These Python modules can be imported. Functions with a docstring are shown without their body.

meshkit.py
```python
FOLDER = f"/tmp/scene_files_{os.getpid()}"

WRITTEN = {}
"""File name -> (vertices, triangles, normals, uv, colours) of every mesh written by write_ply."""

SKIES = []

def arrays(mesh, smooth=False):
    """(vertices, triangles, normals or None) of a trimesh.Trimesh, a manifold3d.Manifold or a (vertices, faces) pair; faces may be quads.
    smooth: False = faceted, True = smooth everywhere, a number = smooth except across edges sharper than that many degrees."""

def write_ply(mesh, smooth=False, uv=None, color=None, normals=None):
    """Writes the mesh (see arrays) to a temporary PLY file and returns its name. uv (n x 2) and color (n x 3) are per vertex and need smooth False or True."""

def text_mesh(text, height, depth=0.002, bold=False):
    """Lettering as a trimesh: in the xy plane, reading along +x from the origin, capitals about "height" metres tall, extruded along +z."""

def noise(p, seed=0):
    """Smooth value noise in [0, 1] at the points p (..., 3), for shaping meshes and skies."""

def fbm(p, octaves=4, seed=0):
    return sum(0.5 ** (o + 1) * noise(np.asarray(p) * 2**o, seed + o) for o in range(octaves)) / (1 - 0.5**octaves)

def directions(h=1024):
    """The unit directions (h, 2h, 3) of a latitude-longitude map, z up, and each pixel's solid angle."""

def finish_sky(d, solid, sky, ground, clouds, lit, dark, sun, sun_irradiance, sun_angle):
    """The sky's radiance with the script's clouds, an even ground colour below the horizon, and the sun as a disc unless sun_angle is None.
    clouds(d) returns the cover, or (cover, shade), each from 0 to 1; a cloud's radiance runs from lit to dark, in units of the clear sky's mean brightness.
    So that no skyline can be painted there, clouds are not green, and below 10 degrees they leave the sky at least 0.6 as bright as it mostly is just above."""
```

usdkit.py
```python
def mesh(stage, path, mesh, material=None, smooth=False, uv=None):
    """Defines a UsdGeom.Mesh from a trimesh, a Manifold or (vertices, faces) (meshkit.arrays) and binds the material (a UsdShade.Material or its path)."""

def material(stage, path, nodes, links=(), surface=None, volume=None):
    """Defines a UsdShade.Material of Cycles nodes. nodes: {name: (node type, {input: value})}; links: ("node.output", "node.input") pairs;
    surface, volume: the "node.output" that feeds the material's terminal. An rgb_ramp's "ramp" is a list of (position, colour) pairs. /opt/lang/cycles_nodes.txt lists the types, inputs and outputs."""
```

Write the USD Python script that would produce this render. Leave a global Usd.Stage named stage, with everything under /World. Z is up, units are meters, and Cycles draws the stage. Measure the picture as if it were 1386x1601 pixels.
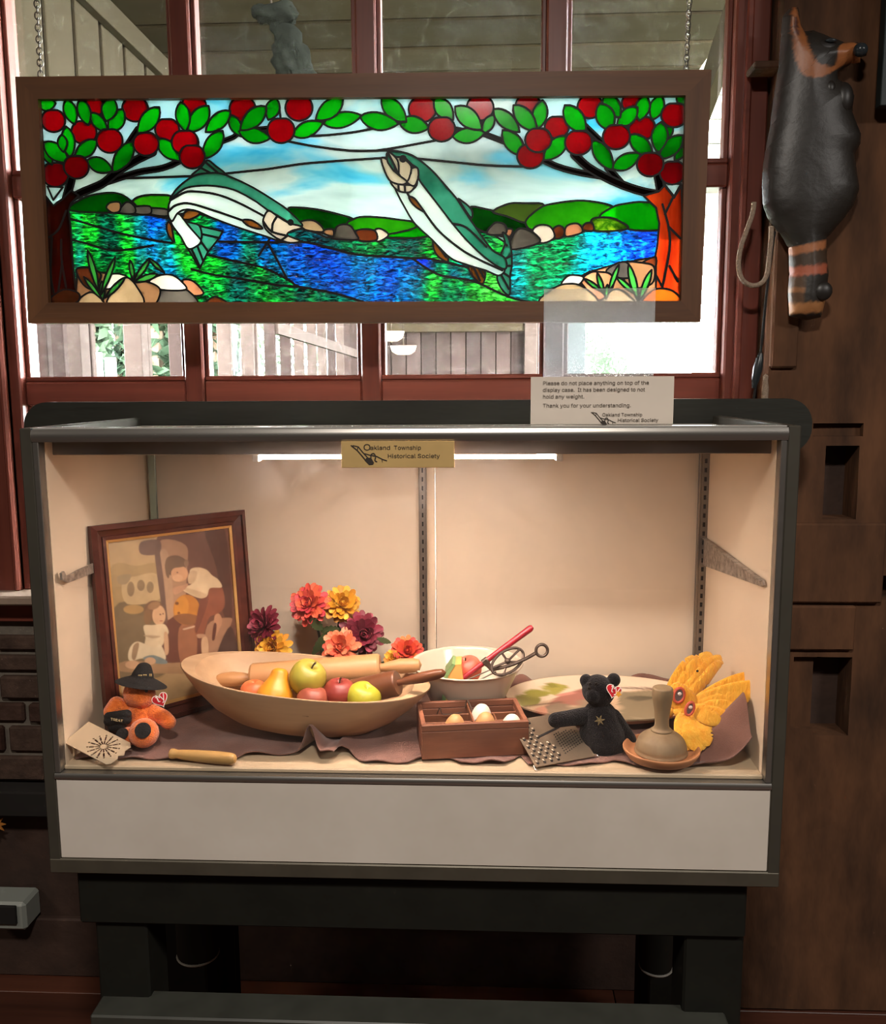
import math, random
import numpy as np, trimesh, manifold3d, shapely
from shapely.geometry import Polygon, LineString, Point, box as sbox
from shapely.ops import unary_union
from shapely import affinity
import usdkit, meshkit
from pxr import Usd, UsdGeom, UsdLux, Gf, Sdf, UsdShade, Vt

stage = Usd.Stage.CreateInMemory()
UsdGeom.SetStageUpAxis(stage, 'Z'); UsdGeom.SetStageMetersPerUnit(stage, 1.0)
W = '/World'; UsdGeom.Xform.Define(stage, W)
random.seed(7); rng = np.random.default_rng(7)

# ------------------------------------------------------------------ camera
YAW, PITCH, ROLL = -0.04750932, 0.13988316, -0.00571627
CAM = np.array([0.12878169, -1.39017344, 1.50276]); FPX, CX, CY = 1400.0, 693.0, 800.5
def _basis():
    cy, sy = math.cos(YAW), math.sin(YAW)
    f = np.array([sy*math.cos(PITCH), cy*math.cos(PITCH), -math.sin(PITCH)]); r0 = np.array([cy, -sy, 0]); u0 = np.cross(r0, f)
    c, s = math.cos(ROLL), math.sin(ROLL)
    return c*r0 + s*u0, -s*r0 + c*u0, f
RV, UV, FV = _basis()
def ray(px, py): return FV + (px-CX)/FPX*RV - (py-CY)/FPX*UV
def at(px, py, Y): d = ray(px, py); return CAM + d*(Y-CAM[1])/d[1]      # the point of the plane y = Y seen at a pixel of the photograph
def atz(px, py, Z): d = ray(px, py); return CAM + d*(Z-CAM[2])/d[2]
cam = UsdGeom.Camera.Define(stage, W + '/camera')
cam.CreateHorizontalApertureAttr(36.0); cam.CreateFocalLengthAttr(36.0*FPX/1386); cam.CreateVerticalApertureAttr(36.0*1601/1386)
cam.CreateClippingRangeAttr(Gf.Vec2f(0.05, 500))
M = np.eye(4); M[0, :3], M[1, :3], M[2, :3], M[3, :3] = RV, UV, -FV, CAM
cam.AddTransformOp().Set(Gf.Matrix4d(M.tolist()))
cam.CreateExposureAttr(0.0)

# ------------------------------------------------------------------ sky and room lamps
SKY, TUBE = 28.0, 215.0
dome = UsdLux.DomeLight.Define(stage, W + '/sky'); dome.CreateIntensityAttr(SKY); dome.CreateColorAttr(Gf.Vec3f(0.93, 0.98, 1.0))
def rect_light(name, loc, size, power, color, rot):
    l = UsdLux.RectLight.Define(stage, W + '/' + name); l.CreateWidthAttr(size[0]); l.CreateHeightAttr(size[1]); l.CreateIntensityAttr(power)
    l.CreateColorAttr(Gf.Vec3f(*color)); x = UsdGeom.Xformable(l); x.AddTranslateOp().Set(Gf.Vec3d(*loc)); x.AddRotateXYZOp().Set(Gf.Vec3f(*rot)); return l
LAMPS = [((0.10, -1.70), (.24, .24), 320.0, (1.0, .92, .83)), ((2.5, -1.8), (.9, .6), 37.0, (1.0, .94, .88)), ((-3.2, -1.6), (.9, .6), 19.0, (1.0, .88, .76))]
for k, (xy, size, power, col_) in enumerate(LAMPS): rect_light('room_lamp_light' + (f'_{k:03d}' if k else ''), (*xy, 2.915), size, power, col_, (0, 0, 0))

# ------------------------------------------------------------------ helpers: colours and materials
def C(h):
    h = h.lstrip('#'); v = np.array([int(h[i:i+2], 16) for i in (0, 2, 4)])/255
    return tuple(float(x) for x in np.where(v <= .04045, v/12.92, ((v+.055)/1.055)**2.4))
_m = {}
def mat(name, color, rough=.55, metal=0., spec=.5, var=0., scale=8., stretch=(1, 1, 1), bump=0., bscale=60., color2=None, emit=0., alpha=None, coat=0., sheen=0., attr=False, ramp=(.3, .7), sss=0., detail=5.):
    """one principled material: colour varied by noise towards color2 (or a darker self) and a fine noise bump"""
    if name in _m: return _m[name]
    c = C(color) if isinstance(color, str) else color
    n = {'p': ('principled_bsdf', {'base_color': c, 'roughness': rough, 'metallic': metal, 'specular_ior_level': spec, 'coat_weight': coat, 'sheen_weight': sheen})}
    L = []
    if emit: n['p'][1].update(emission_color=c, emission_strength=emit)
    if sss: n['p'][1].update(subsurface_weight=sss, subsurface_scale=.01)
    if alpha is not None: n['p'][1]['alpha'] = alpha
    n['t'] = ('texture_coordinate', {})
    src = None
    if attr:
        n['a'] = ('attribute', {'attribute': 'Col'}); src = 'a.color'
    if var or color2:
        c2 = (C(color2) if isinstance(color2, str) else color2) if color2 else tuple(x*(1-var) for x in c)
        n['m'] = ('mapping', {'scale': stretch}); n['n'] = ('noise_texture', {'scale': scale, 'detail': detail, 'roughness': .6})
        n['r'] = ('rgb_ramp', {'ramp': [(ramp[0], c), (ramp[1], c2)]})
        L += [('t.object', 'm.vector'), ('m.vector', 'n.vector'), ('n.fac', 'r.fac')]
        if src:
            n['x'] = ('mix_color', {'blend_type': 'multiply', 'fac': 1.0}); L += [(src, 'x.a'), ('r.color', 'x.b')]; src = 'x.result'
        else: src = 'r.color'
    if src: L.append((src, 'p.base_color'))
    if bump:
        n['bm'] = ('mapping', {'scale': stretch}); n['bn'] = ('noise_texture', {'scale': bscale, 'detail': 4}); n['b'] = ('bump', {'strength': bump, 'distance': .004})
        L += [('t.object', 'bm.vector'), ('bm.vector', 'bn.vector'), ('bn.fac', 'b.height'), ('b.normal', 'p.normal')]
    _m[name] = usdkit.material(stage, f'{W}/Looks/{name}', n, L, surface='p.BSDF'); return _m[name]
def wood(name, c1, c2, axis='x', scale=9., rough=.5, bump=.25, spec=.4, ratio=.06):
    s = {'x': (ratio, 1, 1), 'y': (1, ratio, 1), 'z': (1, 1, ratio)}[axis]
    return mat(name, c1, rough=rough, color2=c2, scale=scale*2.2, stretch=s, bump=bump, bscale=scale*5, spec=spec)
def glassmat(name, tint=(1, 1, 1), haze=0., hazecol=(.8, .8, .8), ior=1.5, hscale=3.):
    """thin pane: clear mixed with a mirror by fresnel, with patchy dust"""
    n = {'tr': ('transparent_bsdf', {'color': tint}), 'gl': ('glossy_bsdf', {'color': (1, 1, 1), 'roughness': .005}), 'lw': ('layer_weight', {'blend': .5}), 'pw': ('math', {'math_type': 'power', 'value2': 5.0}), 'f': ('math', {'math_type': 'multiply_add', 'value2': .96, 'value3': .04}), 'mx': ('mix_closure', {})}
    L = [('lw.facing', 'pw.value1'), ('pw.value', 'f.value1'), ('f.value', 'mx.fac'), ('tr.BSDF', 'mx.closure1'), ('gl.BSDF', 'mx.closure2')]; out = 'mx.closure'
    if haze:
        n.update(t=('texture_coordinate', {}), nz=('noise_texture', {'scale': hscale, 'detail': 8, 'roughness': .75, 'distortion': 1.5}), r=('rgb_ramp', {'ramp': [(.42, (0, 0, 0)), (.62, (haze*.35,)*3), (.78, (haze,)*3)]}),
                 df=('diffuse_bsdf', {'color': hazecol}), tl=('translucent_bsdf', {'color': hazecol}), m2=('mix_closure', {'fac': .5}), m3=('mix_closure', {}))
        L += [('t.object', 'nz.vector'), ('nz.fac', 'r.fac'), ('df.BSDF', 'm2.closure1'), ('tl.BSDF', 'm2.closure2'), ('r.color', 'm3.fac'), ('mx.closure', 'm3.closure1'), ('m2.closure', 'm3.closure2')]; out = 'm3.closure'
    _m[name] = usdkit.material(stage, f'{W}/Looks/{name}', n, L, surface=out); return _m[name]

# ------------------------------------------------------------------ helpers: prims
_names, _base = {}, {}
def numbered(parent, name):
    k = (parent, name); i = _names.get(k, 0); _names[k] = i+1
    return f'{parent}/{name}' + (f'_{i:03d}' if i else '')
def meta(prim, label=None, cat=None, group=None, kind=None):
    for k, v in (('label', label), ('category', cat), ('group', group), ('kind', kind)):
        if v: prim.SetCustomDataByKey(k, v)
def thing(name, label=None, cat=None, loc=(0, 0, 0), group=None, kind=None):
    p = numbered(W, name); x = UsdGeom.Xform.Define(stage, p); x.AddTranslateOp().Set(Gf.Vec3d(*map(float, loc))); _base[p] = np.asarray(loc, float)
    meta(x.GetPrim(), label, cat, group, kind); return p
def obj(name, mesh, m, parent=None, smooth=32, label=None, cat=None, group=None, kind=None, color=None):
    """one mesh given in world coordinates; under a thing it is stored relative to the thing's base"""
    if isinstance(mesh, list): mesh = trimesh.util.concatenate([tm(x) for x in mesh])
    mesh = tm(mesh)
    p = numbered(parent or W, name)
    if parent: base = _base[parent]
    else:
        b = mesh.bounds; base = np.array([(b[0, 0]+b[1, 0])/2, (b[0, 1]+b[1, 1])/2, b[0, 2]])
    _base[p] = base
    v = np.array(mesh.vertices) - base
    g = usdkit.mesh(stage, p, trimesh.Trimesh(v, mesh.faces, process=False), m, smooth=(True if color is not None and smooth else smooth))
    if color is not None:
        pv = UsdGeom.PrimvarsAPI(g).CreatePrimvar('Col', Sdf.ValueTypeNames.Color3fArray, 'vertex'); pv.Set(Vt.Vec3fArray.FromNumpy(np.asarray(color, np.float32)))
    if not parent: g.AddTranslateOp().Set(Gf.Vec3d(*map(float, base)))
    meta(g.GetPrim(), label, cat, group, kind); return p
def struct(name, mesh, m, parent=None, label=None, **k): return obj(name, mesh, m, parent, kind=None if parent else 'structure', label=label, **k)

# ------------------------------------------------------------------ helpers: shapes
def tm(x):
    if hasattr(x, 'to_mesh'):
        m = x.to_mesh(); return trimesh.Trimesh(np.array(m.vert_properties[:, :3]), np.array(m.tri_verts), process=False)
    return x
def mf(t):
    return manifold3d.Manifold(manifold3d.Mesh(np.asarray(t.vertices, np.float32), np.asarray(t.faces, np.uint32)))
def bx(x0, y0, z0, x1, y1, z1, b=.0015):
    lo, hi = np.minimum((x0, y0, z0), (x1, y1, z1)), np.maximum((x0, y0, z0), (x1, y1, z1))
    b = min(b, *( (hi-lo)*.45))
    if b <= 0:
        m = trimesh.creation.box(hi-lo); m.apply_translation((lo+hi)/2); return m
    P = []
    for s in np.ndindex(2, 2, 2):
        c = np.where(s, hi, lo); d = np.where(s, -b, b)
        for k in range(3): q = c + d; q[k] = c[k]; P.append(q)
    return trimesh.convex.convex_hull(np.array(P))
def frame_of(p0, p1, up=(0, 0, 1)):
    d = np.asarray(p1, float)-p0; L = np.linalg.norm(d); d = d/L; up = np.asarray(up, float)
    if abs(d@up) > .97: up = np.array([0, 1., 0])
    s = np.cross(up, d); s /= np.linalg.norm(s); u = np.cross(d, s); return d, s, u, L
def bar(p0, p1, w, h, up=(0, 0, 1), b=.001):
    p0 = np.asarray(p0, float); d, s, u, L = frame_of(p0, p1, up)
    m = bx(0, -w/2, -h/2, L, w/2, h/2, b); m.vertices = p0 + m.vertices @ np.array([d, s, u]); return m
def tube(pts, r, n=10, closed=False, flat=1.):
    P = np.asarray(pts, float); k = len(P); R = np.broadcast_to(r, k); V, T = [], np.gradient(P, axis=0)
    if closed: T = np.roll(P, -1, 0) - np.roll(P, 1, 0)
    T /= np.linalg.norm(T, axis=1, keepdims=True)
    a = np.array([0, 0, 1.]) if abs(T[0, 2]) < .9 else np.array([1., 0, 0]); nrm = np.cross(T[0], a); nrm /= np.linalg.norm(nrm)
    for i in range(k):
        nrm = nrm - T[i]*(nrm@T[i]); nrm /= np.linalg.norm(nrm); bn = np.cross(T[i], nrm)
        V += [P[i] + R[i]*(math.cos(t)*nrm + flat*math.sin(t)*bn) for t in np.arange(n)*2*math.pi/n]
    F = []
    for i in range(k if closed else k-1):
        j = (i+1) % k
        for q in range(n): a_, b_ = i*n+q, i*n+(q+1) % n; c_, d_ = j*n+q, j*n+(q+1) % n; F += [(a_, b_, d_), (a_, d_, c_)]
    if not closed:
        V += [P[0], P[-1]]; e = len(V)
        for q in range(n): F += [(e-2, (q+1) % n, q), (e-1, (k-1)*n+q, (k-1)*n+(q+1) % n)]
    m = trimesh.Trimesh(V, F, process=False); 
    if m.volume < 0: m.invert()
    return m
def spline(pts, n=8, closed=False):
    P = np.asarray(pts, float); k = len(P); out = []
    for i in range(k if closed else k-1):
        g = (lambda j: P[j % k]) if closed else (lambda j: P[min(max(j, 0), k-1)])
        a, b, c, d = g(i-1), g(i), g(i+1), g(i+2)
        for t in np.arange(n)/n: out.append(.5*((2*b)+(c-a)*t+(2*a-5*b+4*c-d)*t*t+(3*b-a-3*c+d)*t**3))
    if not closed: out.append(P[-1])
    return np.array(out)
def lathe(prof, p0, p1=None, n=40):
    """profile [(radius, height)] turned about the line from p0 towards p1 (default up)"""
    prof = np.asarray(prof, float); p0 = np.asarray(p0, float); d, s, u, L = frame_of(p0, p1 if p1 is not None else p0+[0, 0, 1])
    V, F, k = [], [], len(prof)
    for r, h in prof:
        for t in np.arange(n)*2*math.pi/n: V.append(p0 + d*h + max(r, 1e-5)*(math.cos(t)*s + math.sin(t)*u))
    for i in range(k-1):
        for q in range(n): a, b = i*n+q, i*n+(q+1) % n; F += [(a, b, b+n), (a, b+n, a+n)]
    m = trimesh.Trimesh(V, F, process=False)
    if m.volume < 0: m.invert()
    return m
def extr(poly, depth, o=(0, 0, 0), ex=(1, 0, 0), ey=(0, 0, 1)):
    """a polygon in the plane of ex, ey through o, extruded by depth along ex x ey"""
    ex, ey = np.asarray(ex, float), np.asarray(ey, float); ez = np.cross(ex, ey); ms = []
    for g in getattr(poly, 'geoms', [poly]):
        if g.geom_type == 'Polygon' and g.area > 1e-9: ms.append(trimesh.creation.extrude_polygon(g, depth, engine='earcut'))
    m = trimesh.util.concatenate(ms); m.vertices = np.asarray(o, float) + m.vertices @ np.array([ex, ey, ez]); return m
def blob(bones, fine=.004, smooth=12, rr=None):
    """one continuous body: hulls of spheres, united, refined and smoothed. bones: [(p, r, q, r2)]"""
    out = manifold3d.Manifold()
    for p, r, q, r2 in bones:
        a = manifold3d.Manifold.sphere(r, 20).translate([float(v) for v in p]); b = manifold3d.Manifold.sphere(r2, 20).translate([float(v) for v in q])
        out += manifold3d.Manifold.batch_hull([a, b])
    t = tm(out.refine_to_length(fine)); t.merge_vertices()
    trimesh.smoothing.filter_taubin(t, iterations=smooth); return t
def pillow(poly, th, o, ex, ey, fine=.004, edge=.3, back=False):
    """an outline with real rounded thickness: an extrusion whose faces swell with the distance from the outline"""
    poly = shapely.geometry.polygon.orient(poly); cs = manifold3d.CrossSection([np.array(poly.exterior.coords)[:-1].tolist()]); m = tm(manifold3d.Manifold.extrude(cs, 1.).scale([1, 1, .001]).refine_to_length(fine))
    m.merge_vertices(); v = np.array(m.vertices); d = shapely.distance(shapely.points(v[:, 0], v[:, 1]), poly.exterior)
    R = th/2; h = R*np.sqrt(np.clip(1-(1-np.clip(d/(th*1.2), 0, 1))**2, 0, 1)) + th*edge*.1
    z = np.where(v[:, 2] > .0005, h, -h*(1 if back else .25))
    ex, ey = np.asarray(ex, float), np.asarray(ey, float); ez = np.cross(ex, ey)
    m.vertices = np.asarray(o, float) + np.stack([v[:, 0], v[:, 1], z], 1) @ np.array([ex, ey, ez])
    trimesh.smoothing.filter_taubin(m, iterations=4); return m, v[:, :2]
def ball(c, r, n=3, s=(1, 1, 1)):
    m = trimesh.creation.icosphere(n, 1.); m.vertices = np.asarray(c) + m.vertices*np.array(s)*r; return m
def text(t, h, o, ex=(1, 0, 0), ey=(0, 0, 1), depth=.0006, width=None, bold=False):
    m = meshkit.text_mesh(t, h, depth, bold); v = np.array(m.vertices)
    if width: v[:, 0] *= width/(v[:, 0].max()-v[:, 0].min())
    ex, ey = np.asarray(ex, float), np.asarray(ey, float); m.vertices = np.asarray(o) + v @ np.array([ex, ey, np.cross(ex, ey)]); return m
# ------------------------------------------------------------------ the room
m_trim = wood('red_stained_wood', '#7a3f31', '#55281f', 'z', 7, rough=.38, bump=.12)
m_trimx = wood('red_stained_wood_cross', '#824436', '#5c2c22', 'x', 7, rough=.38, bump=.12)
m_timber = mat('hewn_timber', '#68462f', color2='#38261b', rough=.85, scale=11, stretch=(1, 1, .3), bump=1.4, bscale=24, spec=.25)
m_timber_dark = mat('mortise_dark', '#1c1713', rough=.9, var=.3)
m_brick = [mat(f'old_brick_{k}', a, color2=b, rough=.9, scale=22, bump=.7, bscale=70, spec=.2) for k, (a, b) in enumerate((('#4f3a32', '#38271f'), ('#57443a', '#3c2e27'), ('#493026', '#32211b')))]
m_mortar = mat('mortar', '#756c61', rough=.95, var=.3, scale=30, bump=.4)
m_floor = [wood(f'floor_board_{k}', a, b, 'x', 8, rough=.42, bump=.15) for k, (a, b) in enumerate((('#5c3628', '#40241b'), ('#683c2b', '#48281d'), ('#543023', '#3c2219')))]
m_darkwall = mat('dark_wainscot', '#49342a', color2='#33241d', rough=.8, scale=10, bump=.3)
m_room = mat('room_boards', '#5d4a3c', color2='#46382d', rough=.8, scale=6, stretch=(1, 1, .1))
m_ceil = mat('ceiling_boards', '#82715f', color2='#6d5e4f', rough=.85, scale=6)
m_pane = glassmat('window_glass', haze=.025, hazecol=(.75, .78, .75), hscale=5.)

fl = struct('floor', bx(-4.2, -5.2, -.06, 4.2, .80, -.012, 0), m_darkwall, smooth=False)
for k in range(9):                                                       # the planks in view behind and beside the stand
    y0 = -.62 + .155*k
    for x0, x1 in ((-1.6, -.35 + .4*(k % 3)), (-.35 + .4*(k % 3), 1.9)):
        obj('floor_plank', bx(x0+.001, y0, -.012, x1-.001, y0+.152, 0, .0015), m_floor[(k*2 + (x0 > -1)) % 3], fl, smooth=False)
struct('ceiling', bx(-4.2, -5.2, 3.0, 4.2, .80, 3.06, 0), m_ceil, smooth=False)
struct('wall_front', bx(-4.26, -5.26, -.06, 4.26, -5.2, 3.06, 0), m_room, smooth=False)
struct('wall_left', bx(-4.26, -5.2, -.06, -4.2, .82, 3.06, 0), m_room, smooth=False)
struct('wall_right', bx(4.2, -5.2, -.06, 4.26, .82, 3.06, 0), m_room, smooth=False)
# window wall: the opening runs from x -0.98 to 0.69 and from z 1.03 to 2.62
WX0, WX1, WZ0, WZ1 = -.985, .69, 1.02, 2.62
wb = struct('wall_back', [bx(-4.2, .70, 0, WX0-.09, .82, 3, 0), bx(WX1, .70, 0, 4.2, .82, 3, 0), bx(WX0-.09, .70, 0, WX1, .82, WZ0-.03, 0), bx(WX0-.09, .70, WZ1, WX1, .82, 3, 0)], m_darkwall, smooth=False)
obj('mortar_bed', bx(-1.5, .684, .53, -.5, .70, .945, 0), m_mortar, wb, smooth=False)
z = .535
for row, h in enumerate((.075, .078, .06, .07, .052, .05)):              # old bricks under the window, left of the case
    x = -1.48 - .07*(row % 2)
    while x < -.52:
        w = rng.uniform(.13, .21)
        obj('brick', bx(x, .672-rng.uniform(0, .006), z, x+w-.014, .69, z+h-.013, .005), m_brick[rng.integers(3)], wb, smooth=False); x += w
    z += h
obj('ledge', bx(-1.5, .63, .46, -.5, .70, .525, .004), m_timber_dark, wb, smooth=False)
struct('baseboard_back', bx(-1.7, .68, 0, .70, .70, .16, .004), m_darkwall, smooth=False)
# window_1: jambs, mullions, transom, rails and a pane in every opening
w1 = thing('window_1', 'red-stained wooden window of twelve panes looking onto a covered porch', loc=(-.15, .74, WZ0), kind='structure')
mx = [(-.985, -.957), (-.572, -.527), (-.158, -.112), (.262, .308), (.664, .69)]
for k, (a, b) in enumerate(mx): obj('jamb' if k in (0, 4) else 'mullion', bx(a, .675 if k in (0, 4) else .69, WZ0, b, .775, WZ1, .004), m_trim, w1, smooth=False)
rows = [(1.02, 1.045), (1.462, 1.517), (1.935, 1.985), (2.40, 2.45), (2.60, 2.62)]
for k, (a, b) in enumerate(rows):
    for i in range(4):
        xa, xb = mx[i][1], mx[i+1][0]
        obj('rail', bx(xa, .695, a, xb, .77, b, .004), m_trimx, w1, smooth=False)
        if k in (1, 2): obj('glazing_stop', bx(xa, .70, b, xb, .735, b+.012, .003), m_trimx, w1, smooth=False)
        if k < 4:
            obj('pane', bx(xa, .74, b, xb, .743, rows[k+1][0], 0), m_pane, w1, smooth=False)
            for xs in (xa, xb-.010): obj('glazing_stop', bx(xs, .705, b, xs+.010, .738, rows[k+1][0], .002), m_trim, w1, smooth=False)
obj('casing', bx(-1.075, .665, WZ0-.02, -.985, .70, WZ1+.05, .006), m_trim, w1)
obj('casing_bead', bx(-1.000, .655, WZ0, -.985, .70, WZ1, .005), m_trim, w1)
obj('casing', bx(.69, .675, WZ0-.02, .738, .70, WZ1+.05, .004), m_trim, w1)
obj('casing_bead', bx(.684, .665, WZ0, .70, .70, WZ1, .004), m_trimx, w1)
obj('sill', bx(-1.5, .60, 1.0, .70, .70, 1.022, .004), mat('worn_sill', '#a08a78', rough=.6, var=.3, scale=12), w1)
obj('apron', bx(-1.4, .66, .945, .70, .70, 1.0, .003), m_trimx, w1)
# timber post at the right with its mortises
PF = .625
post = mf(bx(.742, PF, 0, 1.62, .84, 3.0, .006))
def cut(px0, py0, px1, py1, d):
    global post
    a, b = at(px0, py0, PF), at(px1, py1, PF); post -= mf(bx(a[0], PF-.1, b[2], b[0], PF+d, a[2], 0))
for q in ((1292, 697, 1338, 812, .09), (1272, 662, 1350, 682, .018), (1278, 1027, 1326, 1150, .09), (1242, 1027, 1279, 1140, .02), (1371, 900, 1420, 938, .06), (1326, 840, 1346, 866, .02)): cut(*q)
t = tm(post.refine_to_length(.03)); v = np.array(t.vertices)
front = v[:, 1] < PF+.004
v[front, 1] += (.010*(meshkit.fbm(np.c_[v[front, 0]*9, np.zeros(front.sum()), v[front, 2]*4], 4, 3)-.5))
t.vertices = v
tp = thing('trim_1', loc=(1.18, .73, 0), kind='structure', label='dark hewn timber post with empty mortises right of the case')
obj('post', t, m_timber, tp, smooth=False)
obj('plank', bx(at(1240, 945, .6)[0], .612, at(1240, 945, .6)[2], at(1384, 945, .6)[0], .632, at(1300, 820, .6)[2], .004), m_timber, tp, smooth=False)
obj('plank', bx(.765, .612, at(1300, 1020, .6)[2], at(1340, 1020, .6)[0], .632, at(1300, 950, .6)[2], .004), m_timber, tp, smooth=False)
obj('plank', bx(.748, .610, at(1240, 575, .6)[2], at(1250, 575, .6)[0], .63, at(1240, 102, .6)[2], .004), m_timber, tp, smooth=False)
obj('trim_cap', bx(at(1176, 100, .62)[0], .60, at(1200, 106, .6)[2], at(1225, 100, .6)[0], .66, at(1200, 94, .6)[2], .003), m_timber, tp)

# ------------------------------------------------------------------ room furniture that mirrors in the case glass
m_paper = mat('pale_paper', '#d9dcdc', rough=.8); m_shelfw = wood('room_shelf_wood', '#6a4a35', '#4b3323', 'x')
for lab, ((x, y), (w, d), _p, _c) in zip(('small square ceiling light of the room above the viewer', 'rectangular ceiling light at the right of the room', 'rectangular ceiling light at the left of the room'), LAMPS):
    lf = thing('ceiling_light', lab, 'lamp', (x, y, 2.925)); obj('housing', bx(x-w/2-.03, y-d/2-.03, 2.925, x+w/2+.03, y+d/2+.03, 3.0), mat('lamp_white', '#d8d4cc'), lf)
# ------------------------------------------------------------------ the porch beyond the window
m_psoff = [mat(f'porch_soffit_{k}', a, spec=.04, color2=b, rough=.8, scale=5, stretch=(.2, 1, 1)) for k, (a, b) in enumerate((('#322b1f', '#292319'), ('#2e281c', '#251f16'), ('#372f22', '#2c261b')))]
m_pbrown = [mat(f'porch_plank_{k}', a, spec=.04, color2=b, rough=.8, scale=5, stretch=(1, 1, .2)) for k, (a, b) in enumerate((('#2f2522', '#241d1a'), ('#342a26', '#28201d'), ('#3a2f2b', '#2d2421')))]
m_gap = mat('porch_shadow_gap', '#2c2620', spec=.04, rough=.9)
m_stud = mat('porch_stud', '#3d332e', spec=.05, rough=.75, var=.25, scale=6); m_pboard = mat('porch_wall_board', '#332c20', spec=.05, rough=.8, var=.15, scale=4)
m_screen = glassmat('porch_plastic_sheet', haze=.75, hazecol=(.20, .235, .24), hscale=1.2)
PX, PZ, PR = -1.78, 3.42, 1.45
soff = thing('porch_ceiling', loc=(0, 8, PZ), kind='structure', label='board ceiling of the porch seen through the upper panes')
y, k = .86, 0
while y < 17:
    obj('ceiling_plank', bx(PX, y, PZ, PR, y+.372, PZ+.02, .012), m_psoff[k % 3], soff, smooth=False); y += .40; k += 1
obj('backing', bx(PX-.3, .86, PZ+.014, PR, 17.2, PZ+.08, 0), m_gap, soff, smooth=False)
struct('porch_floor', bx(-2.2, .83, -.2, 2.6, 17, -.02, 0), mat('porch_deck', '#3b352f', spec=.05, rough=.8, var=.2), label='grey porch deck outside the window')
# left wall of the porch: boards above, posts and clear sheeting below
pw = thing('porch_side_wall', 'boarded porch side wall with studs and braces left beyond the window', loc=(PX, 8, 0), kind='structure')
y, k = .9, 0
while y < 5.4:
    obj('wall_plank', bx(PX-.03, y, 2.16, PX-.01, y+.26, PZ, .004), m_pboard, pw, smooth=False); y += .30
obj('backing', bx(PX-.06, .9, 2.16, PX-.03, 5.4, PZ, 0), m_gap, pw, smooth=False)
for z in (PZ-.12, 2.62): obj('plate', bx(PX-.01, .86, z, PX+.04, 16.5, z+.12, .004), m_pboard, pw)
for px in (61, 87, 118, 132, 214, 222, 281, 291, 352, 388, 394, 423, 447, 468, 488, 504, 519, 532, 543, 553, 562):
    X = PX; t = (X-CAM[0])/ray(px, 560)[0]; Y = CAM[1] + t*ray(px, 560)[1]
    wdt = .10 if px in (118, 214, 281) else .045
    if Y < 16.4: obj('stud', bx(X-.05, Y-wdt/2, -.1, X+.05, Y+wdt/2, 2.16 if Y < 5.4 else PZ, .004), m_stud if px % 2 == 0 else m_pbrown[0], pw, smooth=False)
obj('sheet', bx(PX-.075, 5.5, -.1, PX-.07, 16.5, PZ, 0), m_screen, pw, smooth=False)
def onwall(px, py, X): d = ray(px, py); return CAM + d*(X-CAM[0])/d[0]
a, b = onwall(432, 512, PX+.06), onwall(566, 556, PX+.06); obj('brace', bar(a, b, .04, .11), m_stud, pw)
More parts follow.
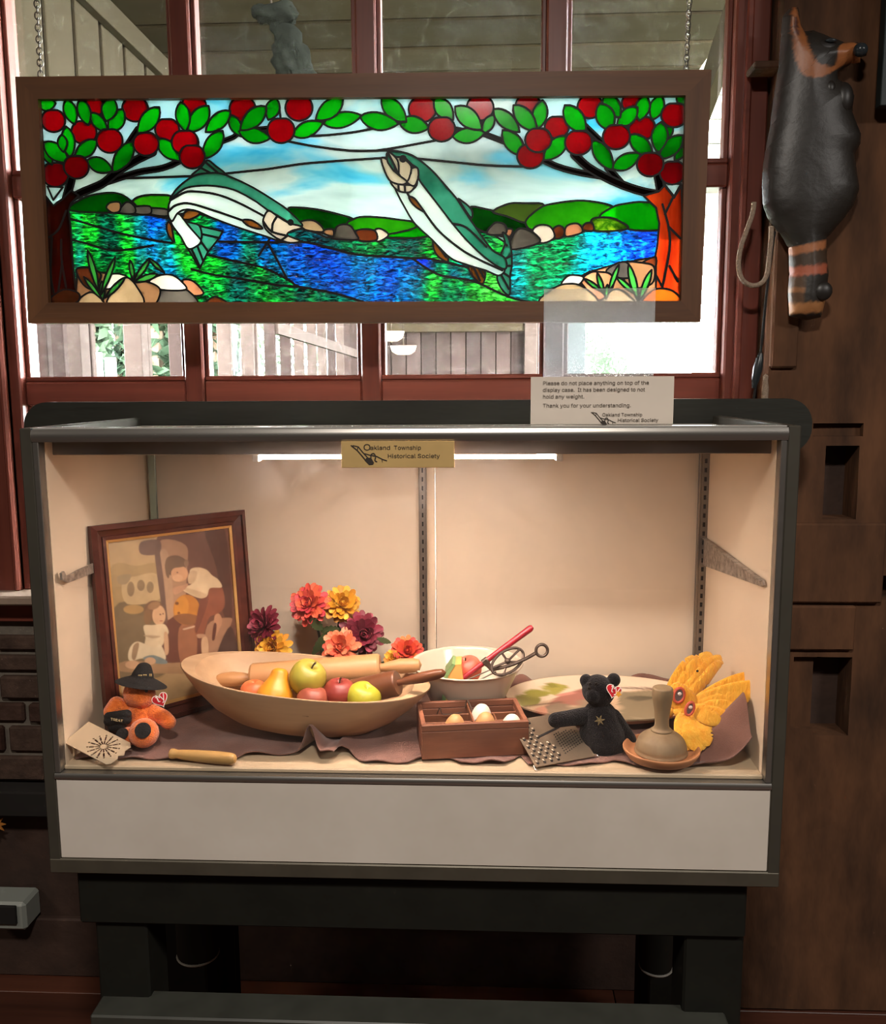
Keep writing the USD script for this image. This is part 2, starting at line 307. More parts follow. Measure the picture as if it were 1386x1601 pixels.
# far wall of brown vertical planks with a header
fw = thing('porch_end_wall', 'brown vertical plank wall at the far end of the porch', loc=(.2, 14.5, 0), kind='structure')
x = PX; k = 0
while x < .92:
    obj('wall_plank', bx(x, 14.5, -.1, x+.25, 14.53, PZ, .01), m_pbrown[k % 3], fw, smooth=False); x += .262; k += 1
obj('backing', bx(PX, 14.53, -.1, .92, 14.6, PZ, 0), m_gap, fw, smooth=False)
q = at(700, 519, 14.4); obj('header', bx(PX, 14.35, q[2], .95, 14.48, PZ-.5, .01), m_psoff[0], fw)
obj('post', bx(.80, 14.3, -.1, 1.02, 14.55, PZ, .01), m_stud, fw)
ps = thing('porch_post', 'grey square porch post seen through the lower right panes', 'post', (1.18, 10, -.1))
q0, q1 = at(882, 560, 9.), at(916, 560, 9.)
obj('shaft', bx(q0[0], 9, -.1, q1[0], 9.2, PZ, .01), mat('grey_post_paint', '#3c4242', spec=.05, rough=.7, var=.2), ps)
obj('base_block', bx(q0[0]-.03, 8.97, -.1, q1[0]+.03, 9.23, .2, .01), _m['grey_post_paint'], ps)
# right side is open; a rafter, an eave and a pale neighbour wall
pr = thing('porch_eave', 'pale board eave at the open right side of the porch', loc=(2., 4, 2.6), kind='structure')
a, b = at(1150, 22, 2.3), at(1098, 170, 3.0)
obj('rafter', bar(at(1165, -20, 2.4), at(1090, 192, 3.6), .05, .2), m_psoff[2], pr)
m_sid = mat('pale_siding', '#6b6c5e', spec=.05, rough=.8, var=.08)
for k in range(9): obj('siding_board', bx(1.05, 5.2, 2.52+.16*k, 4.2, 5.23-.002*(k % 2), 2.52+.16*k+.155, .004), m_sid, pr, smooth=False)
# pendant lamps
for lab, px, py, Y in (('pale glass bowl pendant lamp further left in the porch', 612, 523, 8.2), ('pale glass bowl pendant lamp nearer the middle of the porch', 631, 545, 9.2)):
    c = at(px, py, Y); L = thing('pendant_lamp', lab, 'lamp', (c[0], c[1], c[2]-.08), group=None)
    R = 20.5*(Y-CAM[1])/FPX
    obj('bowl', lathe([(0, -.075), (R*.5, -.068), (R*.85, -.035), (R, .03), (R*.985, .03), (R*.8, -.02), (0, -.06)], c), mat('lit_lamp_glass', '#ffe9b8', emit=1.6), L)
    obj('rod', tube([c+[0, 0, .02], (c[0], c[1], PZ)], .008), m_gap, L)
    obj('canopy', lathe([(0, 0), (.06, 0), (.05, -.03), (0, -.03)], (c[0], c[1], PZ)), m_gap, L)
# ground, trees and a garden chair
struct('ground', bx(-30, .83, -.6, 30, 45, -.3, 0), mat('lawn', '#344627', spec=.04, rough=.95, var=.35, scale=3), label='sunlit lawn outside the porch')
m_leaf = []
for k, c in enumerate(('#29372a', '#324131', '#3c4b39')):
    m_leaf.append(usdkit.material(stage, f'{W}/Looks/leaf_{k}', {'d': ('diffuse_bsdf', {'color': C(c)}), 't': ('translucent_bsdf', {'color': C(c)}), 'm': ('mix_closure', {'fac': .45})}, [('d.BSDF', 'm.closure1'), ('t.BSDF', 'm.closure2')], surface='m.closure'))
m_trunk = mat('tree_bark', '#6d5a48', rough=.9, var=.4)
def tree(label, x, y, h, w, k, n=900, low=.2):
    T = thing('garden_tree', label, 'tree', (x, y, -.3))
    obj('trunk', tube([(x, y, -.3), (x+.1, y, h*.5), (x-.1, y, h*.9)], [.14, .1, .04]), m_trunk, T)
    r2 = np.random.default_rng(int(abs(x*100+y*10))); c = r2.normal(size=(n, 3)); c = c/np.linalg.norm(c, axis=1, keepdims=True)*r2.uniform(.55, 1, (n, 1))
    c = c*[w, w, (h-low)/2] + [x, y, (h+low)/2]; V, F = [], []
    for i, p in enumerate(c):
        a = r2.normal(size=3); a /= np.linalg.norm(a); b = np.cross(a, r2.normal(size=3)); b /= np.linalg.norm(b); s = r2.uniform(.10, .2)
        V += [p-a*s, p+b*s*.4, p+a*s, p-b*s*.4]; F += [(4*i, 4*i+1, 4*i+2), (4*i, 4*i+2, 4*i+3)]
    obj('foliage', trimesh.Trimesh(V, F, process=False), m_leaf[k], T, smooth=False, kind='stuff')
for lab, x, y, h, w, k in (('yellow-green tree behind the clear porch sheeting', -5, 20, 4, 1.6, 2), ('distant pale tree at the open right side of the porch', 2.6, 24, 3.0, 1.6, 2)):
    tree(lab, x, y, h, w, k)
names_ = ('leftmost', 'second', 'third', 'fourth', 'fifth', 'sixth', 'last')
for k, px in enumerate((28, 78, 130, 182, 236, 284, 330)):
    c_ = at(px, 560, 11.0+2.6*(k % 2)); tree(f'leafy garden tree behind the left porch posts, {names_[k]} from the left of the row', c_[0], c_[1], 4.6+.3*(k % 3), .38, k % 3, 900, -.3)
m_mint = mat('mint_paint', '#93a89a', spec=.05, rough=.6)
ch = thing('garden_chair', 'pale mint slatted garden chair outside beyond the left panes', 'chair', (-3.2, 4.0, -.3))
p0 = at(133, 580, 4.0); cx, cz = p0[0], p0[2]+.1
for k in range(5): obj('back_slat', bx(cx-.2+.082*k, 3.98, cz-.55, cx-.2+.082*k+.072, 4.0, cz+(.0, .03, .04, .03, .0)[k]-.02, .006), m_mint, ch)
obj('seat', bx(cx-.24, 3.55, cz-.62, cx+.24, 4.0, cz-.58), m_mint, ch)
for sx in (-.26, .22):
    obj('arm', bx(cx+sx-.02, 3.5, cz-.42, cx+sx+.07, 4.05, cz-.39), m_mint, ch)
    for yy in (3.55, 3.98): obj('leg', bx(cx+sx, yy, -.3, cx+sx+.04, yy+.05, cz-.4), m_mint, ch)
# dried bunch hanging under the porch ceiling
hb = thing('hanging_bunch', 'grey-green dried bunch hanging under the porch ceiling', 'dried plant', at(450, 70, 2.2)-[0, 0, .25])
m_bunch = mat('dried_bunch', '#12130f', spec=.03, color2='#0a0b08', rough=.95, scale=30, bump=.8)
Yh = 2.2; c1, c2, c3, c4 = at(425, 22, Yh), at(437, 52, Yh), at(455, 90, Yh), at(468, 140, Yh)
g = blob([(c1+[-.05, 0, 0], .03, c1+[.05, 0, .0], .045), (c1, .018, c2, .02), (c2+[.03, 0, -.02], .05, c3, .07), (c3, .07, c4, .08)], .02, 6); v = np.array(g.vertices); v += .03*(meshkit.noise(v*40)[:, None]-.5)*g.vertex_normals; g.vertices = v
obj('foliage', g, m_bunch, hb); obj('cord', tube([c1, (c1[0], c1[1], PZ)], .004), m_gap, hb)
# ------------------------------------------------------------------ the stand and the display case
m_stand = mat('dark_green_paint', '#1d1d18', rough=.6, color2='#161612', scale=12, bump=.1, spec=.2)
m_bronze = mat('dark_anodised_frame', '#4d4940', rough=.45, metal=.4, var=.2, scale=9)
m_alu = mat('brushed_aluminium', '#a8a49e', rough=.30, metal=.9, var=.12, scale=30, stretch=(.03, 1, 1))
m_cream = mat('cream_laminate', '#dcc8ae', rough=.6, var=.06, scale=4)
m_creamb = mat('cream_sliding_panel', '#d8c8b2', rough=.55, var=.07, scale=3)
m_white = mat('white_laminate', '#cfc6bb', rough=.5, color2='#c2b8ac', scale=5)
m_slot = mat('slot_black', '#171412', rough=.9)
m_steel = mat('grey_steel', '#8d857c', rough=.38, metal=.8, var=.2, scale=20)
ST = thing('display_stand', 'dark green wooden stand with square legs under the display case', 'stand', (0, .22, 0))
zs = at(600, 1455, .02)[2]
xl, xr = at(123, 1420, .02)[0], at(1168, 1430, .02)[0]
obj('apron', bx(xl, .02, zs, xr, .05, .686, .004), m_stand, ST, smooth=False)
obj('apron', bx(xl, .40, zs, xr, .43, .686, .004), m_stand, ST, smooth=False)
for x in (xl, xr-.03): obj('side_apron', bx(x, .05, zs, x+.03, .40, .686, .003), m_stand, ST, smooth=False)
lx = [(at(152, 1500, .03)[0], at(232, 1500, .03)[0]), (at(1070, 1500, .03)[0], at(1163, 1500, .03)[0])]
zsh = at(600, 1588, .0)[2]
for a, b in lx:
    for y in (.03, .33): obj('leg', bx(a, y, 0, b, y+.09, zs, .004), m_stand, ST, smooth=False)
obj('lower_shelf', bx(at(140, 1588, -.02)[0], -.02, zsh-.03, at(1147, 1600, -.02)[0], .05, zsh, .003), mat('shelf_green', '#3c3d37', rough=.4, var=.3, scale=14), ST, smooth=False)
obj('lower_stretcher', bx(lx[0][0]-.02, .36, zsh-.06, lx[1][1]+.02, .40, zsh-.01, .003), m_stand, ST, smooth=False)
a, b = at(36, 650, .475), at(1271, 660, .475)
zb, zt = 1.372, at(650, 626, .475)[2]; r = .052
bb = sbox(a[0]+r, zb+r*.8, b[0]-r, zt-r).buffer(r, 8)
BD = thing('backboard', 'dark green round-ended board standing behind the display case', 'board', (0, .49, 0))
obj('board', extr(bb, .028, (0, .503, 0)), mat('backboard_green', '#2e2e28', color2='#201f1a', rough=.55, scale=18, stretch=(.15, 1, 1), bump=.2, spec=.25), BD)
for x in (-.5, .47): obj('back_post', bx(x, .47, 0, x+.06, .503, 1.40, .003), m_stand, BD, smooth=False)
for px, w, py in ((310, 35, 1492), (1026, 27, 1512)):
    c = at(px, py, .3); R = w*1.69/FPX
    cn = obj('metal_can', lathe([(0, .002), (R*.93, .0), (R, .01), (R, zs-c[2]+.04), (0, zs-c[2]+.04)], c), m_stand, ST, label='black can with a pale lower rim')
    obj('rim', tube([c+[R*.98*math.cos(t), R*.98*math.sin(t), .002] for t in np.arange(32)*math.pi/16], .0025, 6, True), mat('pale_rim', '#9a968c', rough=.4), cn)

ZF = .872                                                                # the floor inside the case
CS = thing('display_case', 'glass-fronted display case with dark metal frame and white lower panel', 'display case', (0, .23, .686))
for s in (-1, 1):
    obj('post', bx(s*.61, 0, .686, s*.590, .46, 1.44, .002), m_bronze, CS, smooth=False)
    obj('glass_channel', bx(s*.5895, -.001, .866, s*.580, .02, 1.418, .0012), m_alu, CS, smooth=False)
    obj('side_panel', bx(s*.588, .021, .70, s*.580, .455, 1.418, 0), m_cream, CS, smooth=False)
def rail(z0, z1, bulge, m):                                             # a rail with a gently rounded face
    n_ = 9; arc = [(-.001-bulge*math.sin(math.pi*k/(n_-1)), z0+(z1-z0)*k/(n_-1)) for k in range(n_)]
    return obj('rail', extr(Polygon(arc+[(.03, z1), (.03, z0)]), 1.18, (-.59, 0, 0), (0, 1, 0), (0, 0, 1)), m, CS, smooth=40)
rail(1.418, 1.4375, .0032, m_alu)
obj('top_panel', bx(-.59, .03, 1.4195, .59, .46, 1.424, .001), mat('lid_laminate', '#cbc3b6', rough=.25), CS, smooth=False)
obj('lid_lip', bx(-.588, -.001, 1.4375, .588, .030, 1.4405, .0008), mat('lid_lip_metal', '#d8d6d0', rough=.2, metal=.6), CS, smooth=False)
obj('valance', bx(-.58, .045, at(400, 711, .045)[2], .58, .055, 1.4195, .001), mat('valance_metal', '#8a8178', rough=.35, metal=.6, var=.15), CS, smooth=False)
rail(.855, .8655, .002, m_alu)
obj('glass_sill', bx(-.58, .012, .866, .58, .034, .874, .002), mat('cream_sill', '#b5a185', rough=.5), CS, smooth=False)
obj('lower_panel', bx(-.59, .001, .713, .59, .02, .8545, .0015), m_white, CS, smooth=False)
obj('bottom_rail', bx(-.61, -.001, .686, .61, .03, .7125, .002), mat('bottom_channel', '#5e584c', rough=.45, metal=.5, var=.25, scale=14), CS, smooth=False)
obj('floor_panel', bx(-.58, .035, .855, .58, .455, ZF, 0), mat('cream_floor', '#c2ab8c', rough=.6, var=.08, scale=4), CS, smooth=False)
xc0, xc1 = at(657, 900, .44)[0], at(682, 900, .44)[0]
obj('sliding_panel', bx(-.58, .449, ZF, xc0+.012, .455, 1.419, 0), m_creamb, CS, smooth=False)
obj('sliding_panel', bx(xc1, .443, ZF, .58, .4485, 1.419, .001), m_creamb, CS, smooth=False)
obj('panel_edge_strip', bx(xc0+.012, .444, ZF, xc1-.0015, .455, 1.419, .001), m_cream, CS, smooth=False)
m_case_glass = glassmat('case_glass', haze=.035, hazecol=(.9, .88, .86), hscale=4.)
obj('glass_pane', bx(-.583, .006, .866, .583, .011, 1.4179, 0), m_case_glass, CS, smooth=False)
# slotted shelf standards
def standard(px0, px1, Y, slots=True):
    x0, x1 = at(px0, 900, Y)[0], at(px1, 900, Y)[0]; w = x1-x0
    s = obj('shelf_standard', [bx(x0, Y, ZF, x0+w*.2, Y+.011, 1.419, .001), bx(x1-w*.2, Y, ZF, x1, Y+.011, 1.419, .001), bx(x0+w*.2, Y+.001, ZF, x1-w*.2, Y+.004, 1.419, 0)], m_steel, CS, smooth=False)
    if slots:
        z = ZF+.03; ms = []
        while z < 1.39: ms.append(bx(x0+w*.40, Y+.0002, z, x1-w*.40, Y+.0016, z+.009, 0)); z += .0185
        obj('slots', ms, m_slot, s, smooth=False, kind='stuff')
    return s
standard(656, 668, .430); standard(1089, 1108, .428); standard(223, 232, .43, False)
obj('mirror_strip', bx(at(233, 760, .432)[0], .432, ZF, at(244, 760, .432)[0], .438, 1.419, .001), mat('polished_strip', '#a9c3c0', rough=.15, metal=.9), CS, smooth=False)
# fluorescent tube on its batten
yt = .068; a, b = at(408, 713, yt), at(868, 713, yt); zt_ = a[2]+.003
m_tube = mat('lit_tube', (1.0, .80, .68), emit=TUBE)
F1 = obj('lamp_batten', bx(a[0]-.015, yt-.02, zt_+.016, b[0]+.015, yt+.02, 1.4195, .002), mat('lamp_white2', '#d5cec2', rough=.4), CS, smooth=False)
obj('reflector', bx(a[0]-.012, yt+.0150, zt_-.0085, b[0]+.012, yt+.0165, zt_+.017, 0), _m['lamp_white2'], F1, smooth=False)
obj('light_tube', tube([(a[0], yt, zt_), (b[0], yt, zt_)], .0085, 14), m_tube, F1)
for x in (a[0]-.012, b[0]): obj('lamp_holder', bx(x, yt-.012, zt_-.012, x+.012, yt+.012, zt_+.017, .002), _m['lamp_white2'], F1, smooth=False)
pts = [at(188, 706, .40), at(196, 735, .41), at(206, 770, .42), at(215, 812, .43)]
obj('cable', tube(spline(pts), .0022, 8), mat('cable_white', '#d8cdbd', rough=.5), CS)
# brass plaque with its lettering and plough
m_brass = mat('brass_plate', '#d2b074', rough=.4, metal=.3, var=.12, scale=14)
m_ink = mat('engraved_ink', '#2b221b', rough=.6); m_printink = mat('print_ink', '#5b5148', rough=.8)
a, b = at(535, 731, 0), at(711, 689, 0)
pl = obj('plaque', bx(a[0], -.0045, a[2], b[0], -.0022, b[2], .0006), m_brass, CS, smooth=False)
def plough(ox, oz, s, y):
    """the walking plough of the society's emblem, in units of s"""
    P = lambda *q: [(ox+u*s, oz+v*s) for u, v in q]
    g = [LineString(P((0, 1.), (.35, .72), (.62, .40), (.80, .18))).buffer(.035*s), LineString(P((.10, 1.0), (.42, .93), (.68, .6), (.95, .30))).buffer(.03*s), LineString(P((.40, .92), (.36, .72))).buffer(.022*s),
         Polygon(P((.78, .12), (.92, .30), (1.18, .26), (1.34, -.02), (1.28, -.14), (1.05, -.16))), LineString(P((.80, .52), (1.15, .42), (1.5, .36), (1.85, .18), (2.1, .1))).buffer(.03*s),
         LineString(spline(np.array(P((1.16, .24), (1.18, .46), (1.34, .52), (1.44, .34), (1.40, .12), (1.5, .04))))).buffer(.035*s), LineString(P((1.82, .2), (1.84, .02))).buffer(.02*s)]
    return extr(unary_union(g), .0005, (0, y, 0))
y = -.0046
q = lambda px, py: at(px, py, y)
obj('lettering', [text('O', .0095, q(568, 704), width=.0105), text('akland', .0062, q(579, 703), width=q(612, 0)[0]-q(579, 0)[0]), text('Township', .0062, q(616, 703), width=q(661, 0)[0]-q(616, 0)[0]),
    text('Historical Society', .0062, q(606, 716), width=q(693, 0)[0]-q(606, 0)[0])], m_ink, pl, smooth=False)
e0 = q(550, 722); obj('emblem', plough(e0[0], e0[2]-.001, .0262, y), m_ink, pl, smooth=False)

# shelf brackets left in the case
m_brk = mat('worn_bracket_steel', '#b8aca0', rough=.5, metal=.6, color2='#6f665e', scale=90)
B = thing('shelf_bracket', 'short pierced steel shelf bracket jutting from behind the framed print', 'bracket', at(118, 900, .30))
def onside(px, py, X): d = ray(px, py); return CAM + d*(X-CAM[0])/d[0]
Xs = -.572
pp = [onside(q, w, Xs) for q, w in ((146, 880), (146, 904), (104, 911), (94, 907), (93, 896), (97, 893), (100, 900), (106, 899), (120, 891))]
pp[0][1] = pp[1][1] = .43
poly = Polygon([(p[1], p[2]) for p in pp]); holes = [Point(poly.centroid.x+u, poly.centroid.y+v).buffer(.004, 4) for u, v in ((0, 0), (.03, .004), (-.03, -.002), (.06, .006), (-.055, -.004), (.09, .008))]
obj('arm', extr(poly.difference(unary_union(holes)), .004, (Xs, 0, 0), (0, 1, 0), (0, 0, 1)), m_brk, B, smooth=False)
obj('hook', bx(Xs, .425, pp[0][2]-.02, Xs+.004, .432, pp[0][2]+.005, 0), m_brk, B)
B = thing('shelf_bracket', 'long plain triangular steel bracket on the right wall of the case', 'bracket', at(1150, 890, .30))
Xs = .573
pp = [onside(q, w, Xs) for q, w in ((1109, 846), (1192, 908), (1194, 915), (1190, 917), (1108, 891))]
pp[0][1] = pp[4][1] = .427
poly = Polygon([(p[1], p[2]) for p in pp])
obj('arm', extr(poly, .004, (Xs, 0, 0), (0, 1, 0), (0, 0, 1)), m_brk, B, smooth=False)
obj('flange', bar(pp[0]+[.0, 0, 0], pp[1]+[.0, 0, 0], .010, .002), m_brk, B, smooth=False)

# notice in a clear holder on top of the case
Zt = 1.4406
S = thing('notice_holder', 'clear acrylic sign holder standing on the display case', 'sign holder', at(935, 660, .07))
m_acr = usdkit.material(stage, f'{W}/Looks/acrylic_film', {'tr': ('transparent_bsdf', {'color': (.97, .98, .98)}), 'd': ('diffuse_bsdf', {'color': (.75, .77, .76)}), 'tl': ('translucent_bsdf', {'color': (.8, .8, .8)}), 'g': ('glossy_bsdf', {'roughness': .08}), 'm': ('mix_closure', {'fac': .4}), 'm2': ('mix_closure', {'fac': .22}), 'm3': ('mix_closure', {'fac': .04})},
    [('d.BSDF', 'm.closure1'), ('tl.BSDF', 'm.closure2'), ('tr.BSDF', 'm2.closure1'), ('m.closure', 'm2.closure2'), ('m2.closure', 'm3.closure1'), ('g.BSDF', 'm3.closure2')], surface='m3.closure')
a, b = at(849, 664, .06), at(1026, 450, .06)
obj('sheet', bx(a[0], .06, Zt+.002, b[0], .062, b[2], .0005), m_acr, S, smooth=False)
obj('foot', bx(a[0], .062, Zt, b[0], .11, Zt+.002, .0005), m_acr, S, smooth=False)
a, b = at(830, 668, .052), at(1056, 588, .052)
N = thing('notice', 'pale printed paper notice propped in the clear holder', 'sign', (.26, .052, Zt))
obj('paper', bx(a[0], .0565, Zt, b[0], .0585, b[2], .0003), mat('notice_paper', '#c9bdb0', rough=.8, var=.05), N, smooth=False)
y = .0562; q = lambda px, py: at(px, py, y); wd = lambda p0, p1: q(p1, 0)[0]-q(p0, 0)[0]
obj('lettering', [text('Please do not place anything on top of the', .0058, q(849, 602), width=wd(849, 1024)), text('display case.  It has been designed to not', .0058, q(849, 612.5), width=wd(849, 1018)),
    text('hold any weight.', .0058, q(849, 623), width=wd(849, 917)), text('Thank you for your understanding.', .0058, q(849, 637), width=wd(849, 995)),
    text('Oakland Township', .0052, q(942, 651), width=wd(942, 1008)), text('Historical Society', .0052, q(966, 659.5), width=wd(966, 1033))], m_printink, N, smooth=False)
e0 = q(925, 663); obj('emblem', plough(e0[0], e0[2], .0185, y), m_ink, N, smooth=False)
# ------------------------------------------------------------------ the stained glass panel
PY = .55
def sg(name, cols, kind='plain', rough=.12, trans=.25, scale=7., stretch=(1, 1, 1), ramp=None, bump=.0, bsc=60, bstretch=(1, 1, 1), dist=0.):
    """coloured glass: part scatters the daylight, part lets it through, a little mirrors"""
    cs = [C(c) for c in cols]
    n = {'t': ('texture_coordinate', {}), 'm': ('mapping', {'scale': stretch}), 'nz': ('noise_texture', {'scale': scale, 'detail': 4, 'distortion': dist}),
         'r': ('rgb_ramp', {'ramp': list(zip(ramp or np.linspace(.3, .7, len(cs)), cs))}), 'tl': ('translucent_bsdf', {}), 'tr': ('transparent_bsdf', {}), 'df': ('diffuse_bsdf', {}), 'g': ('glossy_bsdf', {'roughness': rough}),
         'lw': ('layer_weight', {'blend': .5}), 'pw': ('math', {'math_type': 'power', 'value2': 5.0}), 'f': ('math', {'math_type': 'multiply_add', 'value2': .96, 'value3': .04}), 'a': ('mix_closure', {'fac': trans}), 'b': ('mix_closure', {'fac': .08}), 'c': ('mix_closure', {})}
    L = [('t.object', 'm.vector'), ('m.vector', 'nz.vector'), ('nz.fac', 'r.fac'), ('r.color', 'tl.color'), ('r.color', 'tr.color'), ('r.color', 'df.color'), ('tl.BSDF', 'a.closure1'), ('tr.BSDF', 'a.closure2'),
         ('a.closure', 'b.closure1'), ('df.BSDF', 'b.closure2'), ('lw.facing', 'pw.value1'), ('pw.value', 'f.value1'), ('f.value', 'c.fac'), ('b.closure', 'c.closure1'), ('g.BSDF', 'c.closure2')]
    if bump:
        n.update(bm=('mapping', {'scale': bstretch}), bn=('noise_texture', {'scale': bsc, 'detail': 2, 'distortion': 1.}), bp=('bump', {'strength': bump, 'distance': .006}), rr=('rgb_ramp', {'ramp': [(.36, (.22, .22, .22)), (.52, (.95, .95, .95)), (.64, (2.6, 2.6, 2.4))]}), mm=('mix_color', {'blend_type': 'multiply', 'fac': 1., 'use_clamp': False}))
        L = [l for l in L if l[0] != 'r.color'] + [('t.object', 'bm.vector'), ('bm.vector', 'bn.vector'), ('bn.fac', 'bp.height'), ('bp.normal', 'g.normal'), ('bn.fac', 'rr.fac'), ('r.color', 'mm.a'), ('rr.color', 'mm.b'), ('mm.result', 'tl.color'), ('mm.result', 'tr.color'), ('mm.result', 'df.color')]
    _m[name] = usdkit.material(stage, f'{W}/Looks/{name}', n, L, surface='c.closure'); return _m[name]
g_red = sg('glass_red', ['#a3122c', '#8c0d24']); g_leaf = [sg('glass_green', ['#16a82a', '#0e8a20']), sg('glass_green_light', ['#25b52e', '#149222'])]
g_sky = sg('glass_sky', ['#4cc6e6', '#9adff0', '#eaf7f6', '#d3e4e4', '#70d2ea'], scale=3.2, stretch=(1, 1, 2.6), ramp=[.30, .40, .5, .6, .72], trans=.06, dist=.8)
g_skyp = sg('glass_sky_pale', ['#e2f3f3', '#c9e9ef', '#e8f3ee'], scale=4, trans=.06)
g_water = [sg(f'glass_water_{k}', c, scale=s, stretch=(1, 1, .30), bump=1., bsc=95, bstretch=(.6, 1, 1.9), trans=.3, ramp=[.34, .44, .5, .56, .66]) for k, (c, s) in enumerate((
    (['#0c4fb0', '#0d6fa6', '#0f8378', '#209249', '#6cc869'], 5.5), (['#1c3fdc', '#1458d8', '#0d73ac', '#16886d', '#2fae5a'], 5.), (['#0f4fd0', '#0a6bd0', '#0c8fd0', '#10a8b8', '#149a70'], 4.), (['#0c5a70', '#0d7062', '#1d854c', '#39ae48', '#0f73c0'], 6.)))]
g_green = sg('glass_fish_green', ['#4f8f7c', '#6ba894', '#3f7d6c'], scale=9); g_white = sg('glass_fish_white', ['#f4f8f2', '#e8f2ee', '#dcecea'], scale=6, trans=.06); g_cream = sg('glass_cream', ['#f0e8da', '#e4d8c8'], trans=.08)
g_brown = sg('glass_fin_brown', ['#a07a48', '#7d5d36']); g_bark = sg('glass_bark', ['#2e1813', '#1d100d'], trans=.1)
g_trunk = sg('glass_trunk_orange', ['#b8522c', '#934023', '#d87a44'], scale=14, stretch=(1, 1, .2)); g_trunkd = sg('glass_trunk_dark', ['#3d1a12', '#29110d', '#55281a'], scale=14, stretch=(1, 1, .2))
g_hill = [sg('glass_hill_dark', ['#11701a', '#0c5417'], scale=18), sg('glass_hill_light', ['#56a02a', '#3d8a22'], scale=22), sg('glass_hill_olive', ['#6d7d45', '#57693a']), sg('glass_hill_bright', ['#2aa021', '#168a1c'], scale=26, stretch=(1, 1, .3)), sg('glass_bush', ['#b9c24c', '#3f6d22', '#8fa83a'], scale=40)]
g_rock = {k: sg('glass_rock_'+k, c, scale=12) for k, c in dict(white=['#e6ded2', '#d3c8ba'], grey=['#8b847b', '#6d6761'], tan=['#b79a7d', '#9c8168'], brown=['#8a5d40', '#6f4a34'], beige=['#c8b59a', '#ad9a80'], peach=['#c9a084', '#b08a70'], dark=['#4b3326', '#63432f'], rust=['#c4843f', '#a5662d']).items()}
g_blade = sg('glass_grass', ['#6fae6a', '#548f55'])
m_lead = mat('lead_came', '#0b0b0b', rough=.5, spec=.25)
def inpane(px, py): p = at(px, py, PY); return (p[0], p[2])
def O(ox, oy): return lambda *q: [(ox+x/4.62, oy+y/4.62) for x, y in q]
K = 1.94/FPX                                                             # metres per pixel of the photograph on this plane
def poly(pts, smooth=True):
    p = np.array([inpane(*q) for q in pts]); p = spline(p, 5, True) if smooth else p
    g = Polygon(p); return g if g.is_valid else g.buffer(0)
def line(pts, w, smooth=True):
    p = np.array([inpane(*q) for q in pts]); return LineString(spline(p, 5) if smooth and len(pts) > 2 else p).buffer(w*K/2, 3)
def leaf(x0, y0, x1, y1, w, bend=0.):
    a, b = np.array(inpane(x0, y0)), np.array(inpane(x1, y1)); d = b-a; L = np.hypot(*d); d /= L; n_ = np.array([-d[1], d[0]]); w = w*K/2
    t = np.linspace(0, 1, 11); s = np.sin(np.pi*t**.9)**.8; c = a + np.outer(t*L, d) + np.outer(bend*L*np.sin(np.pi*t), n_)
    return Polygon(np.vstack([c + np.outer(s*w, n_), (c - np.outer(s*w, n_))[::-1]])).buffer(0)
def apple(x, y, r):
    t = np.arange(28)*2*math.pi/28; c = np.array(inpane(x, y)); R = r*K*(1 + .035*np.cos(2*t) - .10*np.exp(-((t-math.pi/2)/.35)**2))
    return Polygon(c + np.c_[R*np.cos(t), R*.96*np.sin(t)])
opening = Polygon([inpane(*p) for p in ((64, 157), (1071.5, 151.5), (1064.5, 473), (80, 476))])
cells, cuts, solid_lead = [], [], []                                     # (name, shape, material), topmost first; lead lines cut what lies below
LW = 2.1
def cell(name, shape, m, splits=()):
    cells.append((name, shape, m, unary_union([line(s, LW*.3) for s in splits]) if splits else None))
# fish eyes are little black discs of lead
for x, y, r in ((455, 348, 3.6), (630.5, 248.6, 4.2)): solid_lead.append(Point(inpane(x, y)).buffer(r*K))
# grass blades
for b in ((138, 392, 155, 455, 9), (181, 402, 158, 462, 8), (132, 433, 160, 468, 7), (196, 434, 165, 466, 8), (204, 407, 210, 440, 7), (235, 405, 210, 441, 8), (233, 404, 258, 427, 6), (247, 429, 211, 441, 9), (160, 440, 161, 471, 9),
          (934, 427, 945, 461, 7), (968, 414, 952, 456, 7), (914, 436, 942, 456, 6), (983, 413, 998, 471, 10), (1019, 422, 1000, 470, 9), (964, 433, 994, 460, 7), (950, 445, 948, 468, 6)): cell('grass_pane', leaf(*b), g_blade)
